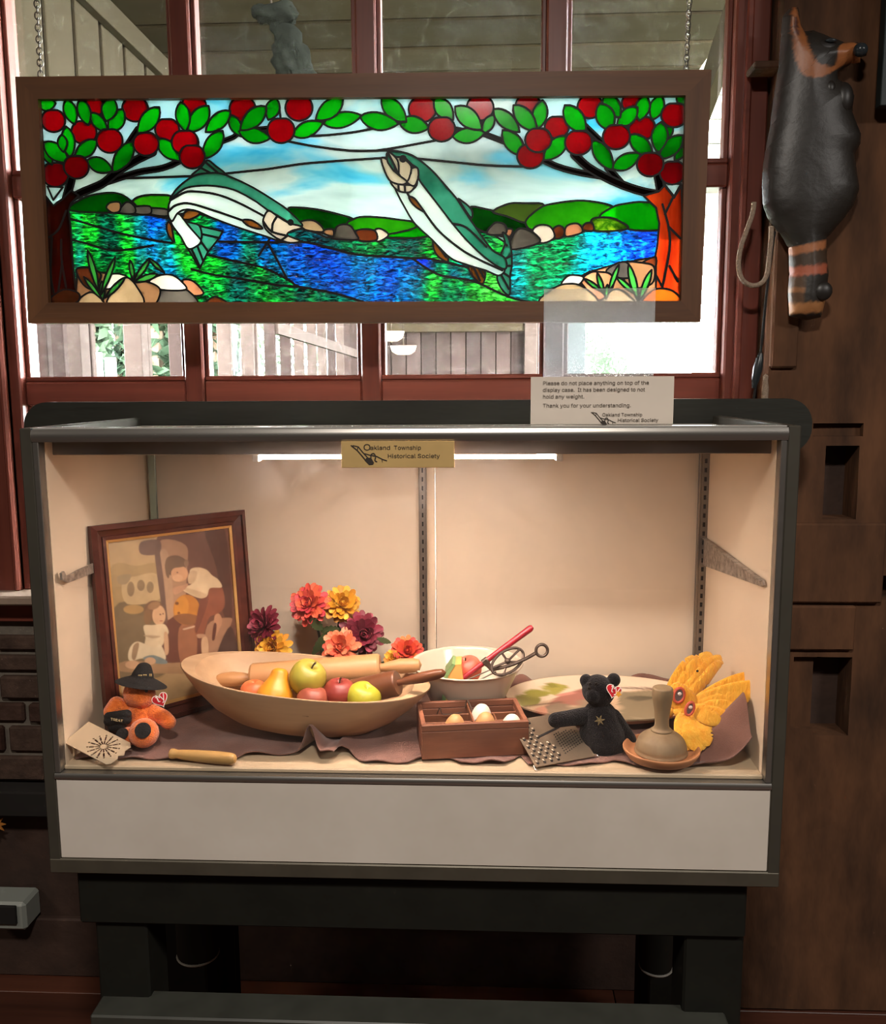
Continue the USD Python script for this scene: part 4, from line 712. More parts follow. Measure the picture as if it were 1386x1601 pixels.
colr = paint(PV, '#b8986c', LY, 1.1); colr = .72*colr*(.86+.28*meshkit.fbm(np.c_[uu.ravel()*60, vv.ravel()*60, 0*uu.ravel()], 3, 2)[:, None])
obj('print', trimesh.Trimesh(PV, np.vstack([qq[:, [0, 1, 2]], qq[:, [0, 2, 3]]]), process=False), m_print, FP, color=colr)

# wooden dough bowl
m_dough = wood('bowl_maple', '#bf9f7b', '#a18263', 'x', 7, rough=.55, bump=.12)
Lp, Rp = np.array([-.424, .168, 1.003]), np.array([.030, .172, .957]); cen = (Lp+Rp)/2; A_ = np.linalg.norm(Rp-Lp)/2; e1 = (Rp-Lp)/(2*A_); e2 = np.array([0, 1., 0]) - e1*e1[1]; e2 /= np.linalg.norm(e2); e3 = np.cross(e1, e2)
BW, HB = .124, .096
def bowl_pt(r, th, zz, k=1.):
    c, s = math.cos(th), math.sin(th); x = A_*r*np.sign(c)*abs(c)**.92*(1 if k == 1 else k); return cen + e1*x + e2*BW*r*np.sign(s)*abs(s)**1.0 + e3*zz
prof = [(0, -HB), (.25, -HB), (.42, -HB*.97), (.58, -HB*.87), (.74, -HB*.66), (.88, -HB*.36), (.96, -HB*.13), (1, 0), (.995, .002)]
inn = [(.952, .0015), (.93, -HB*.10), (.84, -HB*.33), (.68, -HB*.62), (.5, -HB*.80), (.3, -HB*.86), (0, -HB*.87)]
ths = np.arange(72)*2*math.pi/72
def lip(th): return .90 + .052*abs(math.sin(th))**.7/.952*0 if False else (1.0 - .09*abs(math.cos(th))**6)
V = [[bowl_pt(r, t, z + .010*abs(math.cos(t))**4*max(r-.5, 0)) for t in ths] for r, z in prof] + [[bowl_pt(r, t, z + .010*abs(math.cos(t))**4*max(r-.5, 0), lip(t)) for t in ths] for r, z in inn]
V = np.array(V).reshape(-1, 3); k_ = len(prof)+len(inn); F = [(i*72+q, i*72+(q+1) % 72, (i+1)*72+(q+1) % 72) for i in range(k_-1) for q in range(72)] + [(i*72+q, (i+1)*72+(q+1) % 72, (i+1)*72+q) for i in range(k_-1) for q in range(72)]
m = trimesh.Trimesh(V, F, process=False)
if m.volume < 0: m.invert()
DB = thing('dough_bowl', 'long shallow turned-up wooden dough bowl filled with fruit', 'bowl', (cen[0], cen[1], ZC))
obj('bowl', m, m_dough, DB, smooth=50)
c = at(478, 1119, .062); obj('crack', bar(c+[-.006, -.001, 0], c+[.006, -.001, -.0005], .002, .002), m_slot, DB)

def rolling_pin(label, a, b, barrel, R, mt, rh, grip=None):
    """a, b: ends of the handles; barrel: where along it the barrel runs"""
    a, b = np.asarray(a), np.asarray(b); L = np.linalg.norm(b-a); u = (b-a)/L; t0, t1 = barrel; T = thing('rolling_pin', label, 'rolling pin', a+(b-a)*.5-[0, 0, R])
    obj('barrel', lathe([(0, 0), (R*.9, 0), (R, .004), (R, (t1-t0)*L-.004), (R*.9, (t1-t0)*L), (0, (t1-t0)*L)], a+u*t0*L, b, 32), mt, T)
    for p, q_ in ((a+u*t0*L, a), (a+u*t1*L, b)):
        l = np.linalg.norm(q_-p); obj('handle', lathe([(rh*.55, 0), (rh*.55, l*.08), (rh*.75, l*.2), (rh*1.0, l*.5), (rh*.95, l*.8), (rh*.7, l*.94), (0, l)], p, q_, 24), mt if grip is None else grip, T)
m_pin = wood('pale_turned_wood', '#bb8c5e', '#a17348', 'x', 8, rough=.45, bump=.1); m_pin2 = wood('brown_turned_wood', '#6d4026', '#4e2b1a', 'x', 8, rough=.35, bump=.1)
a, b = at(337, 1064, .20), at(660, 1039, .215); rolling_pin('pale wooden rolling pin lying across the back of the dough bowl', a, b, (.175, .80), S_(23.5, .2), m_pin, S_(12.5, .2))
a, b = at(455, 1104, .175), at(698, 1051, .115); rolling_pin('dark brown rolling pin behind the apples with its handle over the rim', a, b, (.10, .70), S_(21, .17), m_pin2, S_(9, .13))

# fruit
def fruit(name, label, cat, px, py, r, Y, cols, prof=None, stem=None, tilt=(0, 0, 1), rough=.42, group=None, parent_base=None):
    R = S_(r, Y); c = at(px, py, Y); t = np.asarray(tilt, float); t /= np.linalg.norm(t)
    prof = prof or [(0, -.80), (.25, -.92), (.5, -.86), (.78, -.60), (.95, -.22), (1, .12), (.93, .45), (.75, .72), (.5, .86), (.28, .86), (.12, .76), (0, .66)]
    pr = spline(np.array(prof), 4)*R; pr[:, 0] = np.maximum(pr[:, 0], 0)
    T = thing(name, label, cat, c-[0, 0, R*.9], group)
    g = lathe(pr, c, c+t, 36); v = np.array(g.vertices); v += (meshkit.noise((v-c)/R*1.7+len(label))-.5)[:, None]*(v-c)*.07; g.vertices = v
    obj('flesh', g, mat('skin_'+'_'.join(cols).replace('#', ''), cols[0], color2=cols[1], rough=rough, scale=14, ramp=(.35, .65), spec=.5), T, smooth=60)
    if stem: tp_ = c+t*pr[-1, 1]*stem; obj('stem', tube([tp_-t*R*.1, tp_+t*R*.22, tp_+t*R*.45+np.array([R*.08, 0, 0])], [R*.05, R*.045, R*.06], 8), mat('fruit_stem', '#4a3320', rough=.8), T)
pear = [(0, -.85), (.3, -.92), (.7, -.72), (.98, -.25), (.97, .12), (.78, .5), (.58, .82), (.5, 1.1), (.44, 1.3), (.25, 1.46), (0, 1.48)]
fruit('apple', 'small pinkish red fruit at the left end of the fruit pile', 'fruit', 397, 1083, 22, .155, ('#cf5a3c', '#d9803f'))
fruit('pear', 'orange-yellow pear leaning in front of the pink fruit', 'fruit', 430, 1087, 30, .118, ('#d09024', '#c97f1c'), pear, None, (.15, .35, .8))
fruit('apple', 'large green-yellow apple on top of the fruit pile', 'fruit', 481, 1060, 30.5, .135, ('#989134', '#a4923a'), None, 1., (.35, -.25, .75))
fruit('apple', 'dull dusky red apple at the front centre of the bowl', 'fruit', 489, 1097, 27, .108, ('#8c4636', '#9a503b'), rough=.45, tilt=(.1, .2, 1))
fruit('apple', 'dark red apple with a brown stem right of the green one', 'fruit', 531, 1085, 26.5, .125, ('#7d2a26', '#8d3a2e'), None, 1.0, (.05, -.1, 1))
fruit('pear', 'bright yellow-green quince at the right end of the fruit pile', 'fruit', 569, 1093, 29, .118, ('#aaa62c', '#9f9a28'), None, None, (.3, -.2, .9))

# artificial chrysanthemums behind the bowl
m_stem = mat('flower_stem', '#3d4a2c', rough=.6, var=.3); m_lf = mat('flower_leaf', '#3a4526', color2='#4d5a33', rough=.6, scale=30)
def petal_mesh(c, axis, side, el_, L, w, curl):
    out = side*math.cos(el_) + axis*math.sin(el_); nn = axis*math.cos(el_) - side*math.sin(el_); tn = np.cross(out, nn); V = []
    for t, ww in ((0.05, .25), (.35, .75), (.65, 1.), (.9, .9), (1., .38)):
        p = c + out*L*t + nn*L*curl*t*t
        V += [p - tn*w*ww/2 + nn*w*.16*ww, p - nn*w*.02, p + tn*w*ww/2 + nn*w*.16*ww, p - nn*w*.12]
    F = []
    for i in range(4):
        for a_, b_ in ((0, 1), (1, 2), (2, 3), (3, 0)): F += [(4*i+a_, 4*i+b_, 4*i+4+b_), (4*i+a_, 4*i+4+b_, 4*i+4+a_)]
    F += [(0, 3, 1), (1, 3, 2), (16, 17, 19), (17, 18, 19)]
    m = trimesh.Trimesh(V, F, process=False)
    if m.volume < 0: m.invert()
    return m
def mum(label, px, py, r, Y, cols, face, foot, seed, leaves=()):
    r2 = np.random.default_rng(seed); c = at(px, py, Y); R = S_(r, Y); ax = np.asarray(face, float); ax /= np.linalg.norm(ax); s0 = np.cross(ax, [.3, .1, 1]); s0 /= np.linalg.norm(s0); s1 = np.cross(ax, s0)
    T = thing('artificial_mum', label, 'flower', foot, 'artificial chrysanthemums behind the dough bowl' if False else None)
    ms = [mat('petal_'+q.strip('#'), q, rough=.6, var=.25, scale=60) for q in cols]
    for n_, Lr, e_, cu in ((16, 1.04, .08, -.12), (15, .98, .38, .0), (13, .84, .68, .12), (10, .64, .95, .22), (6, .42, 1.25, .25)):
        for i in range(n_):
            a_ = (i+.5*(n_ % 3)+r2.uniform(-.25, .25))*2*math.pi/n_; side = s0*math.cos(a_)+s1*math.sin(a_)
            obj('petal', petal_mesh(c-ax*R*.25, ax, side, e_+r2.uniform(-.16, .16), R*Lr*r2.uniform(.88, 1.1), R*.34*r2.uniform(.85, 1.15), cu+r2.uniform(-.1, .1)), ms[int(r2.integers(len(ms)))], T, smooth=60)
    obj('calyx', lathe([(0, -R*.62), (R*.16, -R*.55), (R*.3, -R*.3), (R*.2, -R*.2), (0, -R*.2)], c, c+ax, 14), m_stem, T)
    b0 = c-ax*R*.5; mid = (b0+np.asarray(foot))/2 + [0, .012, .015]
    obj('stem', tube(spline([b0, mid, foot], 8), .0028, 7), m_stem, T)
    for (lx0, ly0, lx1, ly1, w_) in leaves:
        p, q_ = at(lx0, ly0, Y+.01), at(lx1, ly1, Y-.015); L = np.linalg.norm(q_-p); tt_ = np.linspace(0, 1, 13); sh = np.sin(np.pi*tt_)**.7*(1+.28*(np.arange(13) % 2)); w_ = S_(w_, Y)/2
        g = Polygon(np.vstack([np.c_[tt_*L, sh*w_], np.c_[tt_*L, -sh*w_][::-1]])).buffer(0); d_ = (q_-p)/L; u_ = np.cross(d_, [.2, -1, .3]); u_ /= np.linalg.norm(u_)
        obj('leaf', extr(g, .0012, p, d_, u_), m_lf, T, smooth=False)
f0 = lambda x: np.array([x, .385, ZC+.004])
BUR, YEL, COR, ORG = ('#7d1f33', '#681629', '#922c42'), ('#dc9a22', '#e8b23a', '#c98618'), ('#cf4a3c', '#d9603f', '#c23a44'), ('#d84a2c', '#e0702f', '#c93a30')
mum('burgundy artificial chrysanthemum beside the framed print', 409, 977, 31, .335, BUR, (-.5, -.75, .35), f0(-.26), 1, ((430, 1010, 455, 1040, 12),))
mum('yellow artificial chrysanthemum below the burgundy one at the left', 424, 1014, 31, .318, YEL, (-.2, -.9, .3), f0(-.25), 2)
mum('coral red artificial chrysanthemum, tallest of the bunch', 482, 943, 33, .345, COR, (-.15, -.85, .45), f0(-.2), 3, ((505, 985, 485, 968, 14), (488, 1025, 515, 985, 12)))
mum('yellow artificial chrysanthemum at the top right of the bunch', 536, 943, 30, .36, YEL, (.3, -.75, .5), f0(-.19), 4, ((500, 985, 540, 990, 16), (540, 975, 528, 1000, 12)))
mum('large burgundy artificial chrysanthemum at the right of the bunch', 568, 991, 36, .34, BUR, (.3, -.85, .3), f0(-.17), 5)
mum('coral pink artificial chrysanthemum just above the pale rolling pin', 532, 1012, 31, .30, ('#dc5a40', '#e2714a', '#e88a62'), (0, -.9, .45), f0(-.18), 6)
mum('red-orange artificial chrysanthemum beside the white bowl', 637, 1018, 27, .33, ORG, (.1, -.8, .6), f0(-.12), 8, ((612, 1005, 590, 998, 8),))
mum('small yellow artificial chrysanthemum peeping over the rolling pin handle', 614, 1030, 16, .32, YEL, (-.2, -.8, .5), f0(-.13), 9)

# white mixing bowl with fruit and kitchen tools
m_ware = mat('white_glazed_ware', '#cbbaa6', rough=.18, spec=.6)
c = np.array([.094, .264, ZC]); WB = thing('mixing_bowl', 'white glazed mixing bowl holding fruit and old kitchen tools', 'bowl', c)
R = .108; h = .981-ZC
obj('bowl', lathe(spline(np.array([(0, .003), (R*.5, .0), (R*.55, .004), (R*.66, h*.3), (R*.80, h*.62), (R*.93, h*.90), (R*.985, h*.965), (R, h*.985), (R*.985, h), (R*.945, h*.985), (R*.90, h*.90), (R*.76, h*.6), (R*.6, h*.3), (R*.42, h*.12), (0, h*.10)]), 4), c, None, 64), m_ware, WB, smooth=60)
fruit('apple', 'shiny pink-red apple lying in the white bowl', 'fruit', 733, 1046, 22, .235, ('#d8493f', '#e07a5c'), None, .8, (-.3, -.2, .9))
pc = at(711, 1050, .215); g = Polygon([(0, -.04)]+[(.033*math.cos(t), .06*math.sin(t)*.75) for t in np.linspace(-.6, 2.2, 14)]+[(-.028, .0)])
T = thing('melon_wedge', 'yellow melon wedge with green rind in the white bowl', 'fruit', pc-[0, 0, .05])
w_ = poly_ = Polygon([at(*q, .215)[[0, 2]] for q in ((698, 1090), (702, 1050), (713, 1033), (722, 1032), (730, 1090))])
obj('flesh', extr(poly_, .05, (0, .24, 0)), mat('melon_flesh', '#e2ab5c', rough=.5, var=.15, scale=40), T, smooth=False)
obj('rind', extr(Polygon([at(*q, .215)[[0, 2]] for q in ((692, 1090), (696, 1048), (708, 1031), (713, 1032.5), (702, 1050), (698, 1090))]), .052, (0, .241, 0)), mat('melon_rind', '#7d9a62', rough=.5), T)
m_red = mat('red_painted_wood', '#a92430', color2='#8f1c28', rough=.35, scale=30); m_old = mat('old_grey_iron', '#6b5b50', rough=.45, metal=.7, color2='#4a3d35', scale=60)
a, b = at(722, 1062, .20), at(833, 980, .235); T = thing('red_handled_tool', 'kitchen tool with a long red wooden handle sticking out of the bowl', 'utensil', a)
obj('handle', tube([a, a+(b-a)*.3, a+(b-a)*.97, b], [.0048, .0052, .0064, .004], 12), m_red, T)
k0 = a+(b-a)*.30; obj('collar', tube([k0, k0+(b-a)*.07], .0072, 12), m_old, T)
T = thing('egg_beater', 'old iron hand egg beater with spoked wheel and ring handle', 'egg beater', at(770, 1060, .2))
wc, wa, wb_ = at(794, 1034, .195), at(817, 1018, .215)-at(794, 1034, .195), None
wb_ = np.cross(wa, [.25, 1, -.2]); wb_ = wb_/np.linalg.norm(wb_)*np.linalg.norm(wa)*.52; t = np.arange(40)*2*math.pi/40
obj('gear_wheel', [tube(wc+np.outer(np.cos(t), wa)+np.outer(np.sin(t), wb_), .0026, 7, True)] + [tube([wc+.1*(wa*math.cos(s)+wb_*math.sin(s)), wc+.95*(wa*math.cos(s)+wb_*math.sin(s))], .0022, 6) for s in np.arange(5)*2*math.pi/5+.3] + [ball(wc, .006, 2)], m_old, T)
p1, p2, p3 = at(770, 1047, .19), at(820, 1031, .198), at(838, 1021, .20)
obj('frame_arm', tube(spline([p1, at(795, 1041, .188), p2, p3]), [.003]*25, 8, flat=1.2) if False else tube(spline([p1, at(795, 1041, .188), p2, p3]), .0034, 8), m_old, T)
rc = at(847.5, 1017, .20); r_ = S_(9.3, .2); obj('ring_handle', tube(rc+np.outer(r_*np.cos(t), [1, .1, 0])+np.outer(r_*np.sin(t), [0, .2, 1]), .0028, 8, True), m_old, T)
obj('bracket', bar(at(757, 1033, .197), at(771, 1047, .192), .010, .0025, (0, 1, 0)), m_old, T)
for q0, q1 in (((772, 1045), (728, 1064)), ((776, 1050), (748, 1064))): obj('beater_wire', tube([at(*q0, .193), at(*q1, .195)], .0013, 6), m_steel, T)

# divided wooden egg box
m_box = wood('egg_box_wood', '#8c573e', '#643e2d', 'x', 10, rough=.6, bump=.25); m_boxd = wood('egg_box_divider', '#8a5638', '#663c28', 'x', 10, rough=.6)
p0, p1 = atz(660, 1188, ZC), atz(827, 1180, ZC); e1_ = (p1-p0); bwid = np.linalg.norm(e1_); e1_ /= bwid; e2_ = np.array([-e1_[1], e1_[0], 0]); Hb, Db = .060, .118
EB = thing('egg_box', 'brown wooden egg box with thin dividers', 'box', p0+e1_*bwid/2+e2_*Db/2)
def lb(u0, v0, w0, u1, v1, w1, b=.001):
    m = bx(u0, v0, w0, u1, v1, w1, b); m.vertices = p0 + np.array(m.vertices) @ np.array([e1_, e2_, [0, 0, 1.]]); return m
for q_ in ((0, 0, bwid, .008), (0, Db-.008, bwid, Db), (0, .008, .008, Db-.008), (bwid-.008, .008, bwid, Db-.008)):
    obj('side_board', lb(q_[0], q_[1], 0, q_[2], q_[3], Hb-.012), m_box, EB, smooth=False); obj('rim_strip', lb(q_[0], q_[1], Hb-.0115, q_[2], q_[3], Hb), m_box, EB, smooth=False)
obj('base_board', lb(.008, .008, .001, bwid-.008, Db-.008, .006), m_box, EB, smooth=False)
for v in (.042, .078): obj('divider', lb(.008, v, .006, bwid-.008, v+.003, Hb-.012), m_boxd, EB, smooth=False)
for u in (.5, .735): obj('divider', lb(bwid*u-.0015, .008, .006, bwid*u+.0015, Db-.008 if u < .6 else .078, Hb-(.004 if u < .6 else .012)), m_boxd, EB, smooth=False)
obj('divider', lb(.008, .022, .006, bwid*.36, .025, Hb-.008), m_boxd, EB, smooth=False)
t0 = p0+e1_*bwid*.47+e2_*(Db-.02)+[0, 0, Hb-.008]; obj('wire_loop', tube(spline([t0, t0+[.004, 0, .014], t0+[.012, -.02, .006], t0+[.02, -.05, -.004]]), .0012, 6), m_old, EB)
t0 = p0+e1_*bwid*.18+e2_*(.076)+[0, 0, Hb-.010]; obj('wire_loop', tube(spline([t0, t0+[.006, 0, .012], t0+[.012, -.004, .002], t0+[.045, 0, .004]]), .0010, 6), m_old, EB)
m_eggt = mat('brown_egg', '#c99560', rough=.5, var=.12, scale=60); m_eggw = mat('white_egg', '#e8dccb', rough=.5)
for lab, u, v, w, mt in (('brown egg in the left front cell of the egg box', .325, .031, .040, m_eggt), ('brown egg in the middle front cell of the egg box', .61, .027, .043, m_eggt), ('white egg in the middle back cell of the egg box', .60, .060, .046, m_eggw), ('white egg in the right front cell of the egg box', .86, .026, .038, m_eggw)):
    c = p0+e1_*bwid*u+e2_*v+[0, 0, w]; g = lathe(spline(np.array([(0, -.025), (.0125, -.0215), (.0188, -.008), (.0185, .003), (.0145, .0155), (.008, .024), (0, .0265)]), 3), c, c+[.1, -.1, 1], 24)
    obj('egg', g, mt, smooth=60, label=lab, cat='egg')

# large oval platter with a printed design
cP = np.array([.362, .298, ZC]); RX, RY = .192, .128; V = []
prf = [(0, .004), (.55, .004), (.68, .006), (.8, .012), (1., .026), (1.0, .0235), (.8, .008), (.6, 0), (0, 0)]; np_ = 96; rows = spline(np.array(prf), 7); rows[:, 0] = np.clip(rows[:, 0], 1e-4, 1)
for r, z in rows:
    for t in np.arange(np_)*2*math.pi/np_: V.append(cP + [RX*r*math.cos(t), RY*r*math.sin(t), z])
V = np.array(V); kk = len(rows); F = [(i*np_+q, i*np_+(q+1) % np_, (i+1)*np_+(q+1) % np_) for i in range(kk-1) for q in range(np_)] + [(i*np_+q, (i+1)*np_+(q+1) % np_, (i+1)*np_+q) for i in range(kk-1) for q in range(np_)]
m = trimesh.Trimesh(V, F, process=False)
if m.volume < 0: m.invert()
def Q3(*p): return [(770+x/5.775, 1030+y/5.775) for x, y in p]
PL = [(Q3((250, 430), (660, 340), (820, 270), (1100, 300), (1500, 280), (1700, 400), (1500, 640), (900, 560), (500, 520), (300, 470)), '#cfb192'), (Q3((560, 360), (680, 310), (850, 270), (870, 380), (640, 440), (450, 480), (480, 430)), '#a5685a'), (Q3((560, 330), (700, 300), (760, 310), (640, 335)), '#c9897a'),
      (Q3((480, 440), (560, 400), (650, 400), (690, 450), (640, 500), (500, 500)), '#8a7560'), (Q3((740, 420), (900, 360), (1060, 400), (1060, 500), (800, 520)), '#94826b'), (Q3((380, 460), (470, 430), (500, 500), (420, 510)), '#c58a72'),
      (Q3((210, 340), (300, 320), (400, 330), (440, 370), (390, 420), (280, 430), (240, 400)), '#8f8a3c'), (Q3((290, 290), (400, 275), (500, 300), (510, 330), (400, 345), (310, 330)), '#97913f'), (Q3((450, 260), (520, 215), (620, 230), (690, 250), (640, 290), (560, 330), (500, 290)), '#a39a49'), (Q3((480, 225), (560, 220), (600, 250), (520, 262)), '#87823a'),
      (Q3((250, 440), (330, 420), (660, 380), (660, 388), (330, 432)), '#6b4c3a'),
      (Q3((1160, 310), (1250, 300), (1500, 300), (1540, 520), (1450, 560), (1180, 560), (1140, 430)), '#8d7f64'), (Q3((1210, 350), (1330, 335), (1480, 350), (1330, 380)), '#5f5643'), (Q3((1250, 520), (1400, 540), (1500, 520), (1400, 560)), '#a2957a'), (Q3((1180, 258), (1520, 268), (1700, 300), (1700, 310), (1500, 282), (1190, 268)), '#6d4c44'), (Q3((1190, 590), (1500, 600), (1600, 590), (1600, 606), (1400, 622), (1200, 606)), '#8c6a70')]
colr = paint(V, '#dfcbb0', PL, 1.3)
obj('platter', m, mat('glazed_print', '#ffffff', rough=.4, attr=True, spec=.25), smooth=True, color=colr, label='large oval white platter with printed leaves and fruit behind the bear', cat='platter')

# tin grater
m_tin = mat('dull_tin', '#9b8a76', rough=.38, metal=.75, var=.2, scale=25)
b0, b1 = atz(838, 1200, ZC+.002), atz(931, 1183, ZC+.002); t0 = atz(827, 1123, ZC+.046); gu = b1-b0; gw = np.linalg.norm(gu); gu /= gw; gv = t0-b0; gv -= gu*(gv@gu); gh = np.linalg.norm(gv); gv /= gh; gn = np.cross(gu, gv)
GR = thing('tin_grater', 'flat tin grater with rows of raised holes in front of the black bear', 'grater', (b0+b1)/2)
gp = lambda u, v, w=0: b0+gu*u+gv*v+gn*w
plate = extr(sbox(0, 0, gw, gh), .0012, b0, gu, gv); obj('plate', plate, m_tin, GR, smooth=False)
cups, holes = [], []
for i in range(11):
    for j in range(8):
        u, v = gw*(.06+.115*j+.055*(i % 2)), gh*(.10+.082*i); big = u < gw*.30 or (v < gh*.48 and u < gw*.52)
        if big: cups.append(lathe([(.0034, 0), (.003, .0016), (.0016, .0026), (0, .0027)], gp(u, v, .0012), gp(u, v, 1), 10)); holes.append(lathe([(0, .0001), (.0026, .0001), (.0026, .0012), (0, .0012)], gp(u, v-.0042, .0009), gp(u, v-.0042, 1), 8))
for i in range(9):
    for j in range(9):
        u, v = gw*(.57+.045*j-.0*i), gh*(.16+.05*i + .02*j)
        if u < gw*.95 and v < gh*.62: holes.append(lathe([(0, .0001), (.0013, .0001), (.0013, .0006), (0, .0006)], gp(u, v, .0012), gp(u, v, 1), 7))
obj('raised_cups', cups, m_tin, GR, kind='stuff'); obj('holes', holes, m_slot, GR, smooth=False, kind='stuff')
obj('slicing_slit', bar(gp(gw*.28, gh*.56, .0016), gp(gw*.72, gh*.70, .0016), .0045, .001, gn), m_slot, GR)
obj('wire_rim', [tube(spline([gp(0, gh*.05, -.002), gp(-.001, 0, -.003), gp(gw*.02, -.004, -.004)]), .0016, 7), tube(spline([gp(gw*.98, .004, .002), gp(gw+.005, .002, .0), gp(gw+.008, -.006, -.003)]), .0014, 7)], mat('bright_wire', '#d9cfc2', rough=.2, metal=.9), GR)

# plush bears
def plush(name, c1, c2): return mat(name, c1, color2=c2, rough=.95, scale=160, bump=.8, bscale=420, sheen=(.12 if 'black' in name else .5), ramp=(.35, .65), spec=.15)
m_orange, m_black = plush('orange_plush', '#f08032', '#d86422'), plush('black_plush', '#0f0d11', '#09080a')
m_felt = mat('black_felt', '#0d0b0b', rough=.9, bump=.4, bscale=300); m_bead = mat('black_bead', '#0b0a0a', rough=.12)
m_tag = mat('tag_red', '#c8242f', rough=.35); m_tagw = mat('tag_white', '#efe4da', rough=.4); m_tagy = mat('tag_yellow', '#e8a33a', rough=.4)
def heart_tag(T, px, py, r, Y, rot, star=False):
    t = np.linspace(0, 2*math.pi, 40)[:-1]; h_ = np.c_[16*np.sin(t)**3, 13*np.cos(t)-5*np.cos(2*t)-2*np.cos(3*t)-np.cos(4*t)]/17; c = at(px, py, Y); R = S_(r, Y); ex_ = np.array([math.cos(rot), .35*math.sin(rot), math.sin(rot)]); ex_ /= np.linalg.norm(ex_); ey_ = np.cross(ex_, [0, -1, .15]); ey_ = -ey_/np.linalg.norm(ey_)
    if ey_[2] < 0: ey_ = -ey_
    g = Polygon(h_*R); b = obj('swing_tag', extr(g, .0008, c, ex_, ey_), m_tagw, T, smooth=False, label='red and white heart-shaped swing tag'); n_ = np.cross(ex_, ey_); n_ = n_ if n_[1] < 0 else -n_
    obj('tag_face', extr(g.buffer(-R*.09), .0005, c+n_*(.0006 if np.cross(ex_, ey_)[1] < 0 else .0012), ex_, ey_), m_tag, b, smooth=False)
    obj('lettering', text('ty', R*.95, c+n_*.0014-ex_*R*.42-ey_*R*.18, ex_, ey_), m_tagw, b, smooth=False)
    if star:
        st = Polygon([(R*.42*(1 if i % 2 == 0 else .55)*math.cos(i*math.pi/5), R*.42*(1 if i % 2 == 0 else .55)*math.sin(i*math.pi/5)) for i in range(10)]); obj('tag_star', extr(st, .0005, c+n_*.0016+ex_*R*.62-ey_*R*.2, ex_, ey_), m_tagy, b, smooth=False)
Yb = .112; A = lambda px, py, dy=0.: at(px, py, Yb+dy); r_ = lambda p: S_(p, Yb)
OB = thing('plush_bear', 'orange plush bear in a wide black hat sitting before the framed print', 'soft toy', (A(220, 1160)[0], Yb, ZC))
obj('body', blob([(A(217, 1084), r_(25), A(221, 1086, -.004), r_(23)), (A(220, 1094, -.016), r_(12), A(220, 1091, -.004), r_(16)), (A(219, 1112), r_(21), A(222, 1140), r_(27)), (A(205, 1112), r_(14), A(182, 1101, -.006), r_(13)), (A(182, 1101, -.006), r_(13), A(174, 1112, -.016), r_(12.5)),
     (A(236, 1112), r_(13), A(256, 1122, -.006), r_(13)), (A(256, 1122, -.006), r_(13), A(264, 1129, -.01), r_(12)), (A(230, 1147), r_(20), A(225, 1146, -.045), r_(24)), (A(208, 1148), r_(17), A(197, 1152, -.04), r_(15))], .0032), m_orange, OB, smooth=True)
def disc(c, n_, R, th, sq=1.):
    n_ = np.asarray(n_, float); n_ /= np.linalg.norm(n_); return lathe([(0, 0), (R, 0), (R, th*.5), (R*.8, th), (0, th)], c, c+n_, 24)
dirc = lambda px, py: -ray(px, py)/np.linalg.norm(ray(px, py))
c = A(223.5, 1142, -.045)+dirc(223, 1142)*(r_(24)-.0012); obj('foot_pad', disc(c, dirc(223, 1142), r_(12.5), .002), m_felt, OB)
c = A(196, 1152, -.04)+np.array([-.02, -.75, .62])/.97*(r_(15)-.0012); obj('foot_pad', disc(c, (-.02, -.75, .62), r_(10), .002), m_felt, OB)
obj('nose', ball(A(218.5, 1086, -.022), .0042, 2), m_bead, OB); 
for px in (209, 229): obj('eye', ball(A(px, 1080, -.02), .003, 2), m_bead, OB)
hc, ht = A(222, 1063, .004), A(230, 1026, .016); hu = ht-hc; hu = hu/np.linalg.norm(hu)
br = lathe(spline(np.array([(0, .001), (r_(18), .001), (r_(28), -.004), (r_(40), -.009), (r_(41), -.0075), (r_(29), -.001), (r_(19), .004), (r_(17), .010), (r_(14.5), r_(15)), (r_(10), r_(24)), (r_(4), r_(27.5)), (0, r_(28))]), 4), hc+hu*.001, hc+hu+[0, -.1, 0], 40)
HT = obj('hat', br, m_felt, OB, smooth=50, label='wide-brimmed pointed black felt hat')
obj('hat_band', [bx(*(A(px-w, py+h_, -.031)), *(A(px+w, py-h_, -.029)), .0004) for px, py, w, h_ in ((219, 1056, 3.2, 1.3), (226.5, 1055.5, 3.2, 1.4), (235.5, 1055.5, 2.3, 2.1))], mat('gold_trim', '#e2c98e', rough=.3, metal=.6), HT, smooth=False)
bg = blob([(A(170, 1120, -.030), r_(7), A(198, 1117, -.034), r_(8)), (A(171, 1127, -.03), r_(9), A(196, 1124, -.034), r_(10)), (A(176, 1136, -.03), r_(8), A(190, 1134, -.033), r_(9))], .003, 6)
BG = obj('treat_bag', bg, m_felt, OB, smooth=True, label='small black bag held in the paw')
tx0, tx1 = A(173, 1126, -.047), A(192, 1129, -.052); e_ = tx1-tx0; obj('lettering', text('TREAT', .0045, tx0, e_/np.linalg.norm(e_), np.array([.1, -.1, 1])/1.01, width=np.linalg.norm(e_)), mat('gold_stitch', '#cdb98a', rough=.6), BG, smooth=False)
heart_tag(OB, 251, 1094, 14.5, .060, .45)
Yb = .112
BB = thing('plush_bear', 'black plush bear with an embroidered chest standing behind the grater', 'soft toy', (A(935, 1180)[0], Yb, ZC))
